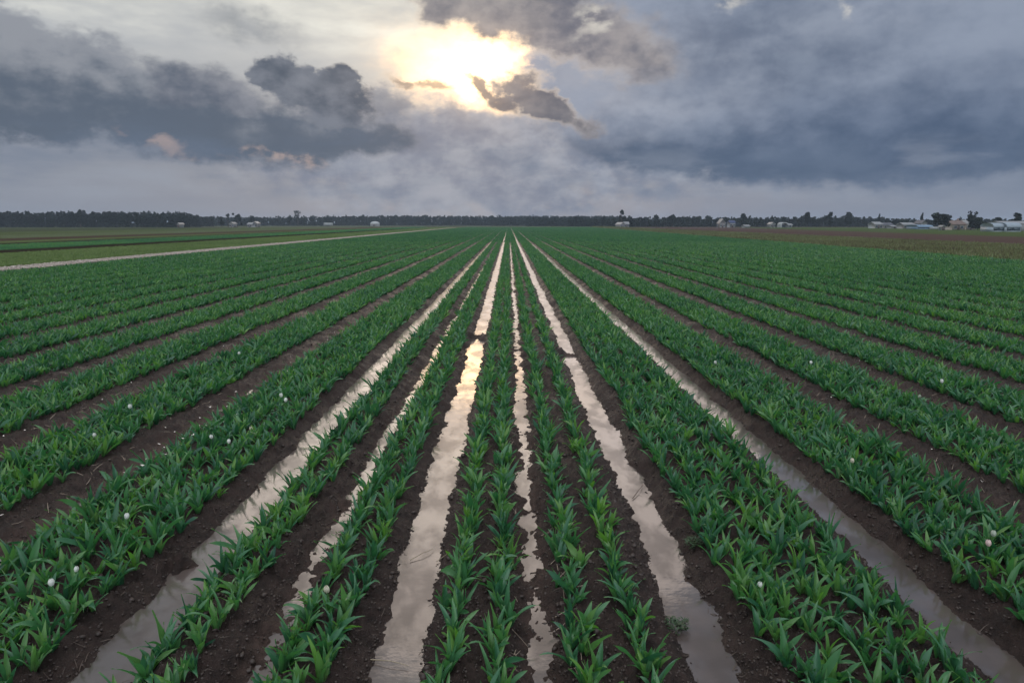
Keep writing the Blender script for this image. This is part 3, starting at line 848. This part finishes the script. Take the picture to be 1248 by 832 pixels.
# ------------------------------------------------------------------ neighbouring fields
m_rough, out = material('rough_crop')
rr, al, ac = split(attr('leaf'))
principled(out, ramp(rr, [(0, (.09, .07, .04, 1)), (.35, (.14, .14, .065, 1)), (.7, (.17, .22, .09, 1)), (1, (.28, .25, .14, 1))]), .65, .2)
m_grass, out = material('meadow_grass')
rr, al, ac = split(attr('leaf'))
principled(out, ramp(rr, [(0, (.10, .16, .05, 1)), (.5, (.15, .23, .07, 1)), (1, (.24, .28, .11, 1))]), .65, .2)
rgn = np.random.default_rng(40)
def field(nm, lab, cat, mat, xf0, xf1, d0, d1, n, proto, smin, smax, seed, base=.02, rows=None):
    rg_ = np.random.default_rng(seed)
    D_ = 1 / rg_.uniform(1 / d1, 1 / d0, n) ; D_ = np.where(rg_.random(n) < .5, D_, rg_.uniform(d0, d1, n))
    X_ = xf0(D_) + (xf1(D_) - xf0(D_)) * rg_.random(n)
    if rows: X_ = np.round(X_ / rows) * rows + rg_.normal(0, rows * .16, n)
    kp_ = np.abs(X_) < .85 * D_ + 6; X_, D_ = X_[kp_], D_[kp_]
    v, f, a = scatter(proto, np.stack([X_, D_, np.full(len(X_), base)], 1), rg_.uniform(smin, smax, len(X_)) * (1 + D_ / 250), rg_.uniform(0, 6.28, len(X_)), seed, tone=fbm(X_, D_, 8, 3, seed) * .3)
    tag(link(nm, mesh(nm, v, f, (mat,), attr={'leaf': a})), lab, cat, kind='stuff')
LOWK = [kite(rgn, 10, .22, .12, .022) for _ in range(8)]
GRS = [kite(rgn, 10, .12, .12, .018) for _ in range(8)]
field('low_crop', 'brownish green low crop in the strip beyond the tulips on the right', 'crop', m_rough, lambda D: RIGHT_EDGE(D) + .7, lambda D: D * 0 + 58, 30, 420, 42000, LOWK, .8, 1.4, 41, rows=.7)
field('meadow_grass', 'short olive green grass beyond the pale track on the left', 'grass', m_grass, lambda D: D * 0 - 43.3, lambda D: D * 0 - 30.4 - .008 * (D - 40), 28, 420, 30000, GRS, .5, .9, 42)
field('green_crop', 'bright green low crop strip beyond the dark ditch on the left', 'crop', m_leaf, lambda D: D * 0 - 60, lambda D: D * 0 - 49.2, 45, 420, 16000, GRS, .7, 1.2, 43, rows=.8)
# pale stones heaped on the track
n = 2600; Ds = 28 * (200 / 28) ** rgn.random(n); Xs = -28.6 - .009 * (Ds - 40) + rgn.uniform(-1.05, 1.05, n)
v, f, a = scatter(CL, np.stack([Xs, Ds, np.full(n, .08)], 1), rgn.uniform(.03, .085, n), rgn.uniform(0, 6.28, n), 44)
tag(link('pale_stones', mesh('pale_stones', v, f, (plain('pale_stone', (.36, .31, .28), .8, .3, 4),))), 'pale stones scattered over the gravel track on the left', 'stones', kind='stuff')

# ------------------------------------------------------------------ trees
m_crown, out = material('tree_foliage')
rr, al, ac = split(attr('leaf'))
principled(out, ramp(rr, [(0, (.008, .013, .008, 1)), (.4, (.014, .024, .013, 1)), (.75, (.024, .036, .017, 1)), (1, (.04, .05, .024, 1))]), .75, .15)
m_bark = plain('bark', (.07, .055, .045), .9, .3, 4)
def leaf_cloud(rg_, centres, radii, n, size, flat=.8, tone=.4):
    """leafy flakes spread through several uneven lobes"""
    k_ = rg_.integers(0, len(centres), n); cen = np.array(centres)[k_]; rad = np.array(radii)[k_]
    d_ = rg_.normal(0, 1, (n, 3)); d_ /= np.linalg.norm(d_, axis=1)[:, None]
    p_ = cen + d_ * rad * (rg_.random((n, 1)) ** .38)
    a_ = rg_.normal(0, 1, (n, 3)); a_ /= np.linalg.norm(a_, axis=1)[:, None]
    b_ = np.cross(a_, rg_.normal(0, 1, (n, 3))); b_ /= np.linalg.norm(b_, axis=1)[:, None]
    s = size * rg_.uniform(.5, 1.3, (n, 1))
    v = np.stack([p_ - a_ * s, p_ + b_ * s * .8, p_ + a_ * s, p_ - b_ * s * .8], 1).reshape(-1, 3)
    f = np.arange(n)[:, None] * 4 + np.arange(4)
    lobe = rg_.uniform(-.18, .18, len(centres))[k_]
    r_ = np.clip(tone + lobe + rg_.normal(0, .12, n), 0, 1)
    at = np.repeat(np.stack([r_, r_ * 0, r_ * 0], 1), 4, 0)
    return v, f, at
def crown_shape(kind, h, w_, rg_):
    cs, rs = [], []
    if kind == 'round':
        for i in range(16):
            a_ = rg_.uniform(0, 6.28); r_ = rg_.uniform(0, .62); zz = rg_.uniform(.28, .86)
            lim = math.sin(math.pi * min(1, max(.05, (zz - .05) / .98))) ** .6
            cs.append((w_ / 2 * r_ * math.cos(a_) * lim, w_ / 2 * r_ * math.sin(a_) * lim, h * zz)); q_ = rg_.uniform(.24, .36); rs.append((w_ / 2 * q_ * 1.3, w_ / 2 * q_ * 1.3, h * q_ * .42))
    elif kind == 'umbrella':      # bare stem with flat tufts high up
        for i in range(15):
            a_ = rg_.uniform(0, 6.28); r_ = rg_.uniform(.05, .72); zz = rg_.uniform(.52, .93)
            cs.append((w_ / 2 * r_ * math.cos(a_), w_ / 2 * r_ * math.sin(a_), h * zz)); q_ = rg_.uniform(.20, .34); rs.append((w_ / 2 * q_, w_ / 2 * q_, h * q_ * .28))
    elif kind == 'conifer':
        for i in range(9):
            zz = .12 + i * .095; r_ = (1.02 - zz) * .5
            cs.append((rg_.normal(0, .06) * w_, rg_.normal(0, .06) * w_, h * zz)); rs.append((w_ * r_, w_ * r_, h * .085))
    else:                         # ragged
        for i in range(13):
            a_ = rg_.uniform(0, 6.28); r_ = rg_.uniform(.1, .8); zz = rg_.uniform(.22, .9)
            cs.append((w_ / 2 * r_ * math.cos(a_), w_ / 2 * r_ * math.sin(a_), h * zz)); q_ = rg_.uniform(.16, .34); rs.append((w_ / 2 * q_ * 1.1, w_ / 2 * q_ * 1.1, h * q_ * .4))
    return cs, rs
def tree(px, D, h, w_, kind, lab, n=1500, size=.30, tone=.35, name='tree', seed=0, group=None):
    rg_ = np.random.default_rng(100 + seed + int(px))
    t_ = empty(name, (gx(px, D), D, 0)); tag(t_, lab, 'tree', group or 'single trees along the far edge of the fields')
    cs, rs = crown_shape(kind, h, w_, rg_)
    v, f, at = leaf_cloud(rg_, cs, rs, n, size, tone=tone)
    link('crown', mesh('crown', v, f, (m_crown,), smooth=False, attr={'leaf': at}), t_)
    tv, tf = tube([(0, 0, -.1), (.03 * w_, 0, h * .3), (-.01 * w_, 0, h * .6), (0, 0, h * .82)], max(.14, h * .028), h * .006, 7)
    for c_ in cs[::2]:
        z0 = min(c_[2] * .62, h * .55)
        lv, lf = tube([(0, 0, z0), (c_[0] * .5, c_[1] * .5, (z0 + c_[2]) / 2 + .1), c_], h * .011, h * .003, 5)
        tf = np.concatenate([tf, lf + len(tv)]); tv = np.concatenate([tv, lv])
    link('trunk', mesh('trunk', tv, tf, (m_bark,)), t_)
px_m = lambda D: D / F
TREES = [  # px, D, top y, width px, kind, label
 (363, 640, 256.5, 11, 'umbrella', 'tall bare-stemmed tree with a tufted round top rising over the left belt', .3),
 (270, 470, 262, 9, 'ragged', 'small ragged tree just right of the end of the tall dark wood', .3),
 (289, 470, 259, 12, 'ragged', 'dense two-topped tree beside the small white house at left', .25),
 (278, 480, 260, 5, 'umbrella', 'spindly tree with a loose tuft left of the two-topped tree', .3),
 (308, 520, 263, 9, 'round', 'low round tree behind the pale house roofs at left', .3),
 (98, 428, 254, 12, 'ragged', 'highest ragged tree rising from the tall dark wood at far left', .25),
 (222, 425, 258.5, 13, 'round', 'rounded dark tree closing the right end of the tall wood', .2),
 (757, 440, 256, 13, 'ragged', 'tall tree with a loose spreading top right of the field rows', .3),
 (736, 450, 262.5, 7, 'round', 'small round tree left of the tall spreading tree', .35),
 (800, 440, 261.5, 12, 'round', 'dense rounded tree in the belt right of the tall spreading tree', .3),
 (819, 440, 261, 11, 'round', 'dense rounded tree between two others in the right belt', .28),
 (905, 430, 259.5, 13, 'round', 'broad rounded tree above the small white houses', .25),
 (941, 440, 262.5, 6, 'conifer', 'small pointed tree left of the arched white house', .25),
 (984, 420, 258.5, 13, 'round', 'round-headed tree right of the arched white house', .25),
 (1010, 420, 258.8, 13, 'ragged', 'broad uneven tree between two round trees in the right belt', .25),
 (1034, 410, 258, 15, 'round', 'large dark round tree left of the white house with a dark roof', .22),
 (1071, 400, 260, 6, 'conifer', 'narrow pointed tree behind the white house with a dark roof', .25),
 (1123, 350, 259, 8, 'conifer', 'tall pointed conifer behind the pale blue greenhouse', .25),
 (1147, 262, 257.5, 25, 'round', 'largest and darkest round tree, standing before the far houses at right', .12),
 (1184, 262, 257.5, 15, 'umbrella', 'slender tree with open airy tufts right of the largest dark tree', .15),
 (1192, 250, 265, 24, 'round', 'wide low bushy tree left of the white glasshouse', .3),
 (1216, 270, 264.5, 15, 'round', 'greyish round tree behind the white glasshouse', .45),
 (1238, 262, 260, 15, 'ragged', 'uneven tree behind the long white shed at the right edge', .25),
]
for (px, D, ty, wp, kd, lab, tone) in TREES:
    h_ = (272 - ty) * D / F + H; w_ = wp * D / F
    nn = {'umbrella': 480, 'conifer': 1200}.get(kd, 2200)
    tree(px, D, h_, w_, kd, lab, nn, .22 + w_ * .018, tone)

# far woodland reading as one mass
def woodland(nm, lab, spans, seed, tone):
    rg_ = np.random.default_rng(seed); parts = []
    for (x0, x1, D, ty, var, step, rows) in spans:
        for r_ in range(rows):
            px = x0
            while px < x1:
                d_ = D + r_ * 9 + rg_.uniform(-3, 3)
                top = ty + rg_.uniform(-var, var) + (rg_.random() < .12) * -1.6
                h_ = (272 - top) * d_ / F + H; w_ = rg_.uniform(1.2, 1.9) * step * d_ / F
                kd = rg_.choice(['ragged', 'round', 'conifer'], p=[.5, .35, .15])
                cs, rs = crown_shape(kd, h_, w_, rg_)
                cs += [(0, 0, h_ * .18), (w_ * .2, 0, h_ * .1)]; rs += [(w_ * .55, w_ * .4, h_ * .2)] * 2
                v, f, at = leaf_cloud(rg_, cs, rs, 420, .46, tone=tone + rg_.uniform(-.12, .12))
                parts.append((v + np.array([gx(px, d_), d_, 0]), f, at))
                px += step * rg_.uniform(.6, 1.3)
    v, f, at = join(parts)
    # shaded interior so no sky shows through the lower storey
    o = link(nm, mesh(nm, v, f, (m_crown,), smooth=False, attr={'leaf': at})); tag(o, lab, 'woodland', kind='stuff')
    print(nm, len(f))
woodland('tall_wood', 'tall dark wood closing the left edge of the fields', [(-70, 228, 432, 259.0, 1.9, 7, 4), (228, 244, 460, 262.0, .8, 5, 3), (240, 262, 520, 264, .8, 5, 3)], 201, .22)
woodland('far_wood', 'low even belt of far woods across the middle of the horizon', [(232, 400, 640, 264.5, .9, 6, 4), (400, 760, 690, 263.2, .8, 5, 4)], 202, .25)
woodland('hedgerow_wood', 'belt of mixed trees behind the houses on the right', [(600, 650, 640, 264.6, .9, 6, 2), (645, 700, 570, 265.2, 1.0, 6, 3), (695, 740, 520, 265.8, 1.0, 6, 3), (735, 1080, 470, 265.6, 2.0, 7, 4), (1080, 1320, 430, 267.4, 1.8, 7, 3)], 203, .27)

# ------------------------------------------------------------------ far buildings
m_white = plain('white_wall', (.34, .35, .36), .7, .1, .4); m_grey = plain('grey_wall', (.30, .29, .29), .7, .15, .4)
m_tan = plain('tan_wall', (.36, .32, .28), .7, .15, .4)
m_roofd = plain('dark_roof', (.10, .10, .12), .7, .2, .5); m_roofw = plain('pale_roof', (.30, .30, .31), .5, .1, .5)
m_roofb = plain('blue_roof', (.20, .30, .42), .4, .1, .5); m_roofr = plain('brown_roof', (.20, .14, .12), .8, .2, .5)
m_glass, out = material('window_glass'); principled(out, mix(ss(noise(objco(), .8, 3), .3, .7), (.02, .03, .04, 1), (.06, .09, .11, 1)), .12, .5)
m_door = plain('door_paint', (.12, .09, .08), .5, .1, 2); m_film = plain('greenhouse_film', (.36, .42, .48), .35, .08, .6)
def box(x0, x1, y0, y1, z0, z1):
    v = np.array([(x, y, z) for z in (z0, z1) for y in (y0, y1) for x in (x0, x1)], float)
    f = np.array([(0, 2, 3, 1), (4, 5, 7, 6), (0, 1, 5, 4), (2, 6, 7, 3), (0, 4, 6, 2), (1, 3, 7, 5)])
    return v, f
def boxes(bs):
    vs, fs, o = [], [], 0
    for b_ in bs:
        v, f = box(*b_); vs.append(v); fs.append(f + o); o += len(v)
    return np.concatenate(vs), np.concatenate(fs)
def gable(w_, d_, z0, z1, over=.35, along='x'):
    """solid pitched roof; ridge along x or along y"""
    w2, d2 = w_ / 2 + over, d_ / 2 + over; t = .18
    if along == 'x':
        pr = [(-d2, z0), (0, z1), (d2, z0), (d2, z0 - t), (0, z1 - t * .6), (-d2, z0 - t)]
        v = [(s * w2, a, b) for s in (-1, 1) for a, b in pr]
    else:
        pr = [(-w2, z0), (0, z1), (w2, z0), (w2, z0 - t), (0, z1 - t * .6), (-w2, z0 - t)]
        v = [(a, s * d2, b) for s in (-1, 1) for a, b in pr]
    f = [(i, (i + 1) % 6, (i + 1) % 6 + 6, i + 6) for i in range(6)]
    caps = [(0, 1, 4, 5), (1, 2, 3, 4), (6, 7, 10, 11), (7, 8, 9, 10)]
    return np.array(v, float), np.array(f + caps)
def gable_walls(w_, d_, h_, hr, along):
    if along == 'x':
        pr = [(-d_ / 2, 0), (d_ / 2, 0), (d_ / 2, h_), (0, hr - .12), (-d_ / 2, h_)]
        v = [(s * w_ / 2, a, b) for s in (-1, 1) for a, b in pr]
    else:
        pr = [(-w_ / 2, 0), (w_ / 2, 0), (w_ / 2, h_), (0, hr - .12), (-w_ / 2, h_)]
        v = [(a, s * d_ / 2, b) for s in (-1, 1) for a, b in pr]
    f4 = [(i, (i + 1) % 5, (i + 1) % 5 + 5, i + 5) for i in range(5)]
    return np.array(v, float), [np.array(f4), np.array([(0, 1, 2, 3, 4), (9, 8, 7, 6, 5)])]
def house(px, D, wpx, h_, hr, lab, wall=m_white, roof=m_roofd, dep=6.0, along='x', wins=((-.25, .5), (.25, .5)), door=.0, chimney=False, rz=0.0, nm='house', cat='house'):
    w_ = wpx * D / F
    t_ = empty(nm, (gx(px, D), D, 0), rz); tag(t_, lab, cat)
    v, f = gable_walls(w_, dep, h_, hr, along)
    link('wall', mesh('wall', v, f, (wall,), smooth=False), t_)
    v, f = gable(w_, dep, h_ + .02, hr, .4, along); ro = link('roof', mesh('roof', v, f, (roof,), smooth=False), t_)
    if chimney:
        v, f = box(w_ * .2, w_ * .2 + .6, -.3, .3, h_, hr + .7); link('chimney', mesh('chimney', v, f, (m_roofr,), smooth=False), ro)
    fy = -dep / 2
    for (u, hf) in wins:
        cx, cz = u * w_, h_ * hf
        v, f = boxes([(cx - .6, cx - .5, fy - .06, fy + .02, cz - .5, cz + .5), (cx + .5, cx + .6, fy - .06, fy + .02, cz - .5, cz + .5), (cx - .5, cx + .5, fy - .06, fy + .02, cz + .4, cz + .5), (cx - .5, cx + .5, fy - .06, fy + .02, cz - .5, cz - .4)])
        wo_ = link('window', mesh('window', v, f, (m_white,), smooth=False), t_)
        v, f = box(cx - .5, cx + .5, fy - .03, fy + .01, cz - .4, cz + .4); link('pane', mesh('pane', v, f, (m_glass,), smooth=False), wo_)
    if door is not None:
        v, f = box(door * w_ - .5, door * w_ + .5, fy - .05, fy + .02, 0, min(2.05, h_ * .85)); link('door', mesh('door', v, f, (m_door,), smooth=False), t_)
    return t_
house(284, 455, 4.5, 2.2, 3.4, 'small white house beside the two-topped tree at left', chimney=False, along='y', roof=m_roofw)
house(306, 455, 5, 1.9, 3.0, 'low white farmhouse with a pale roof under the round tree at left', roof=m_roofw)
house(312, 462, 6, 2.4, 3.8, 'pale house with a light gable next to the low white farmhouse at left', wall=m_grey, roof=m_roofw, along='y')
house(220, 415, 2.2, 1.9, 2.9, 'tiny white hut in front of the tall dark wood', along='y', wins=(), roof=m_roofw, nm='hut', cat='hut')
house(756, 430, 6, 1.7, 3.2, 'white gabled house under the tall spreading tree', roof=m_roofw, along='y', rz=.4)
house(763, 436, 5, 2.1, 3.5, 'grey-roofed house right of the white gabled house under the spreading tree', wall=m_grey, roof=m_roofw)
house(879, 420, 6.5, 2.4, 5.2, 'pale green-grey house with a steep gable among the right belt', wall=m_grey, roof=m_grey, along='y')
house(891, 415, 6, 2.9, 4.2, 'white house with a dark blue roof right of the steep gabled house', roof=plain('navy_roof', (.05, .07, .16), .6, .1, .5), wins=((-.25, .55), (.2, .55), (.38, .55)))
house(909, 405, 5.5, 1.0, 1.7, 'very low white shed at the field edge below the broad round tree', roof=m_roofw, wins=(), door=None, nm='shed', cat='shed')
house(940, 420, 4.5, 2.0, 3.2, 'small cream cottage left of the arched white house', roof=m_roofw, along='y')
house(961, 408, 4.5, 1.6, 2.4, 'low white annex directly right of the arched white house', roof=m_roofw, wins=((0, .5),), door=None, nm='annex', cat='shed')
house(1067, 350, 8.5, 2.0, 3.3, 'white house with a broad pale roof left of the grey long house', roof=m_roofw, wins=((-.3, .5), (.3, .5)), dep=7)
house(1079, 356, 11, 1.7, 2.9, 'low dark-roofed wing right of the broad pale-roofed house', wall=m_grey, roof=m_roofd)
house(1087, 345, 5, 1.0, 1.6, 'small pale hut by the hedge left of the grey long house', roof=m_roofw, wins=(), nm='hut', cat='hut')
house(1104, 335, 13, 1.9, 2.9, 'long grey house with pale roof left of the blue greenhouse', wall=m_grey, roof=m_roofw, wins=((-.35, .5), (-.1, .5), (.3, .5)))
house(1122, 340, 7, 2.4, 4.1, 'dark house with a white gable top behind the blue greenhouse', wall=m_white, roof=m_roofd, along='y')
house(1163, 272, 15, 2.1, 3.6, 'brown-grey house with a pinkish roof right of the largest dark tree', wall=m_tan, roof=m_roofr, chimney=True)
house(1178, 275, 11, 2.4, 3.9, 'tan house with a pale roof edge between the open tufted tree and the dark tree', wall=m_tan, roof=m_grey)
house(1236, 232, 46, 2.5, 3.3, 'long white shed with a flat pale roof at the right edge of the photo', roof=m_roofw, wins=((.25, .45), (.4, .45)), door=-.1, dep=9, nm='shed', cat='shed')

# house with a white arched frame
D = 410; t_ = empty('arched_house', (gx(954, D), D, 0)); tag(t_, 'white house with a tall arched frame in front of the right belt', 'house')
pts = [(-2.1, 0)] + [(-2.1 + (1 - math.cos(a)) * 2.1, 1.9 + math.sin(a) * 1.2) for a in np.linspace(0, math.pi, 13)] + [(2.1, 0)]
ins = [(-1.6, 0)] + [(-1.6 + (1 - math.cos(a)) * 1.6, 1.8 + math.sin(a) * .8) for a in np.linspace(0, math.pi, 13)] + [(1.6, 0)]
m_ = len(pts); v = np.array([(x, y, z) for y in (-3.2, 3) for (x, z) in pts + ins]); f = []
for i in range(m_ - 1):
    a, b, c, d_ = i, i + 1, m_ + i + 1, m_ + i
    f += [(a, b, c, d_), (a + 2 * m_, d_ + 2 * m_, c + 2 * m_, b + 2 * m_), (a, a + 2 * m_, b + 2 * m_, b), (d_, c, c + 2 * m_, d_ + 2 * m_)]
link('arch', mesh('arch', v, np.array(f), (m_white,), smooth=False), t_)
v, f = box(-1.6, 1.6, -1.5, 2.8, 0, 1.8); link('wall', mesh('wall', v, f, (m_grey,), smooth=False), t_)
v, f = box(-1.1, 1.1, -1.56, -1.48, .5, 1.5); link('window', mesh('window', v, f, (m_glass,), smooth=False), t_)

# tunnels and glasshouses: ribbed arched roof on low walls
def tunnel(px, D, wpx, eave, top, dep, lab, cat, film, rz=0., bays=1, nm='greenhouse'):
    w_ = wpx * D / F; t_ = empty(nm, (gx(px, D), D, 0), rz); tag(t_, lab, cat)
    v, f = boxes([(-w_ / 2, w_ / 2, -dep / 2, -dep / 2 + .12, 0, .25), (-w_ / 2, w_ / 2, dep / 2 - .12, dep / 2, 0, eave), (-w_ / 2, -w_ / 2 + .12, -dep / 2 + .12, dep / 2 - .12, 0, eave), (w_ / 2 - .12, w_ / 2, -dep / 2 + .12, dep / 2 - .12, 0, eave),
                  (-w_ / 2, w_ / 2, -dep / 2, -dep / 2 + .12, eave - .2, eave)])
    link('wall', mesh('wall', v, f, (film,), smooth=False), t_)
    n_ = 12; vs, fs = [], []
    for s in (-1, 1):
        for i in range(n_ + 1):
            a = math.pi * i / n_; vs.append((s * (w_ / 2 + .1), -math.cos(a) * (dep / 2 + .1), eave + math.sin(a) ** .8 * (top - eave)))
    for i in range(n_): fs.append((i, i + 1, n_ + 2 + i, n_ + 1 + i))
    link('roof', mesh('roof', np.array(vs), [np.array(fs), np.array([list(range(n_ + 1))]), np.array([list(range(n_ + 1, 2 * n_ + 2))])], (film,), smooth=False), t_)
    nb = max(2, int(w_ / 2.2))
    for i in range(nb):
        x0 = -w_ / 2 + .15 + (w_ - .3) * i / nb; x1 = -w_ / 2 + .15 + (w_ - .3) * (i + 1) / nb - .14
        v, f = box(x0, x1, -dep / 2 + .02, -dep / 2 + .07, .27, eave - .22); link('pane', mesh('pane', v, f, (m_glass,), smooth=False), t_)
    return t_
tunnel(1121, 305, 18, 1.0, 1.9, 9, 'long pale blue greenhouse with a rounded roof, left of the largest dark tree', 'greenhouse', m_roofb)
g1_ = tunnel(1211, 214, 15, 1.5, 2.7, 6, 'white glasshouse bay with a rounded roof and dark windows, left one of two', 'greenhouse', m_film)
g2_ = tunnel(1228, 213, 17, 1.5, 2.8, 6, 'white glasshouse bay with a rounded roof and dark windows, right one of two', 'greenhouse', m_film)
# low white wall, white block, container and tank
v, f = boxes([(-1.9, 1.9, -.12, .12, 0, 1.0), (-2.0, 2.0, -.16, .16, 1.0, 1.1)])
o = link('low_wall', mesh('low_wall', v, f, (m_white,), smooth=False)); o.location = (gx(1139, 300), 300, 0); tag(o, 'low white wall with a coping left of the largest dark tree', 'wall')
house(1148.5, 256, 3.5, 1.3, 1.9, 'small white hut in front of the largest dark tree', roof=m_roofw, wins=(), along='y', nm='hut', cat='hut', dep=2)
# box trailer
D = 600; t_ = empty('box_trailer', (gx(400, D), D, 0)); tag(t_, 'white box trailer parked alone at the far field edge left of the track end', 'trailer')
v, f = box(-3.7, 3.7, -1.2, 1.2, .6, 2.9); link('body', mesh('body', v, f, (m_white,), smooth=False), t_)
v, f = boxes([(-3.4, 3.4, -1.0, 1.0, .45, .6), (3.7, 5.2, -.1, .1, .5, .65)]); link('chassis', mesh('chassis', v, f, (m_door,), smooth=False), t_)
m_tyre = plain('tyre', (.03, .03, .03), .8)
for sx in (-.6, .6):
    for sy in (-1.05, 1.05):
        v, f = tube([(sx, sy - .12, .42), (sx, sy + .12, .42)], .42, .42, 16); n_ = 16
        link('wheel', mesh('wheel', v, [f, np.array([list(range(16))]), np.array([list(range(16, 32))])], (m_tyre,), smooth=False), t_)
# domed tank beside a low shed
D = 590; t_ = empty('domed_store', (gx(457, D), D, 0)); tag(t_, 'round white farm store with a domed roof at the far end of the pale track', 'farm store')
n_ = 20
v, f = tube([(0, 0, 0), (0, 0, 1.9)], 4.0, 4.0, n_); link('wall', mesh('wall', v, f, (m_grey,), smooth=False), t_)
vs, fs = [], []
for j in range(7):
    a = math.pi / 2 * j / 6
    for i in range(n_): vs.append((4.2 * math.cos(a) * math.cos(6.2832 * i / n_), 4.2 * math.cos(a) * math.sin(6.2832 * i / n_), 1.9 + 2.2 * math.sin(a)))
for j in range(6):
    for i in range(n_): fs.append((j * n_ + i, j * n_ + (i + 1) % n_, (j + 1) * n_ + (i + 1) % n_, (j + 1) * n_ + i))
link('roof', mesh('roof', np.array(vs), np.array(fs), (m_white,)), t_)
v, f = box(-1, 1, -4.1, -3.9, 0, 1.7); link('door', mesh('door', v, f, (m_door,), smooth=False), t_)

# ------------------------------------------------------------------ evening haze
m_haze = bpy.data.materials.new('haze_air'); m_haze.use_nodes = True
nt = m_haze.node_tree; nt.nodes.clear(); mo = nt.nodes.new('ShaderNodeOutputMaterial'); pv = nt.nodes.new('ShaderNodeVolumePrincipled')
pv.inputs['Color'].default_value = (.66, .80, 1.0, 1); pv.inputs['Density'].default_value = .00027; pv.inputs['Anisotropy'].default_value = .2
nt.links.new(pv.outputs[0], mo.inputs['Volume'])
BX = float(np.abs(XX).max()) + 5; BY = float(DD.max()) + 5
v, f = box(-BX, BX, -12, BY, -1.3, 19)
hz = link('haze', mesh('haze', v, f, (m_haze,), smooth=False)); tag(hz, 'thin blue evening haze over the fields', 'haze', kind='stuff')
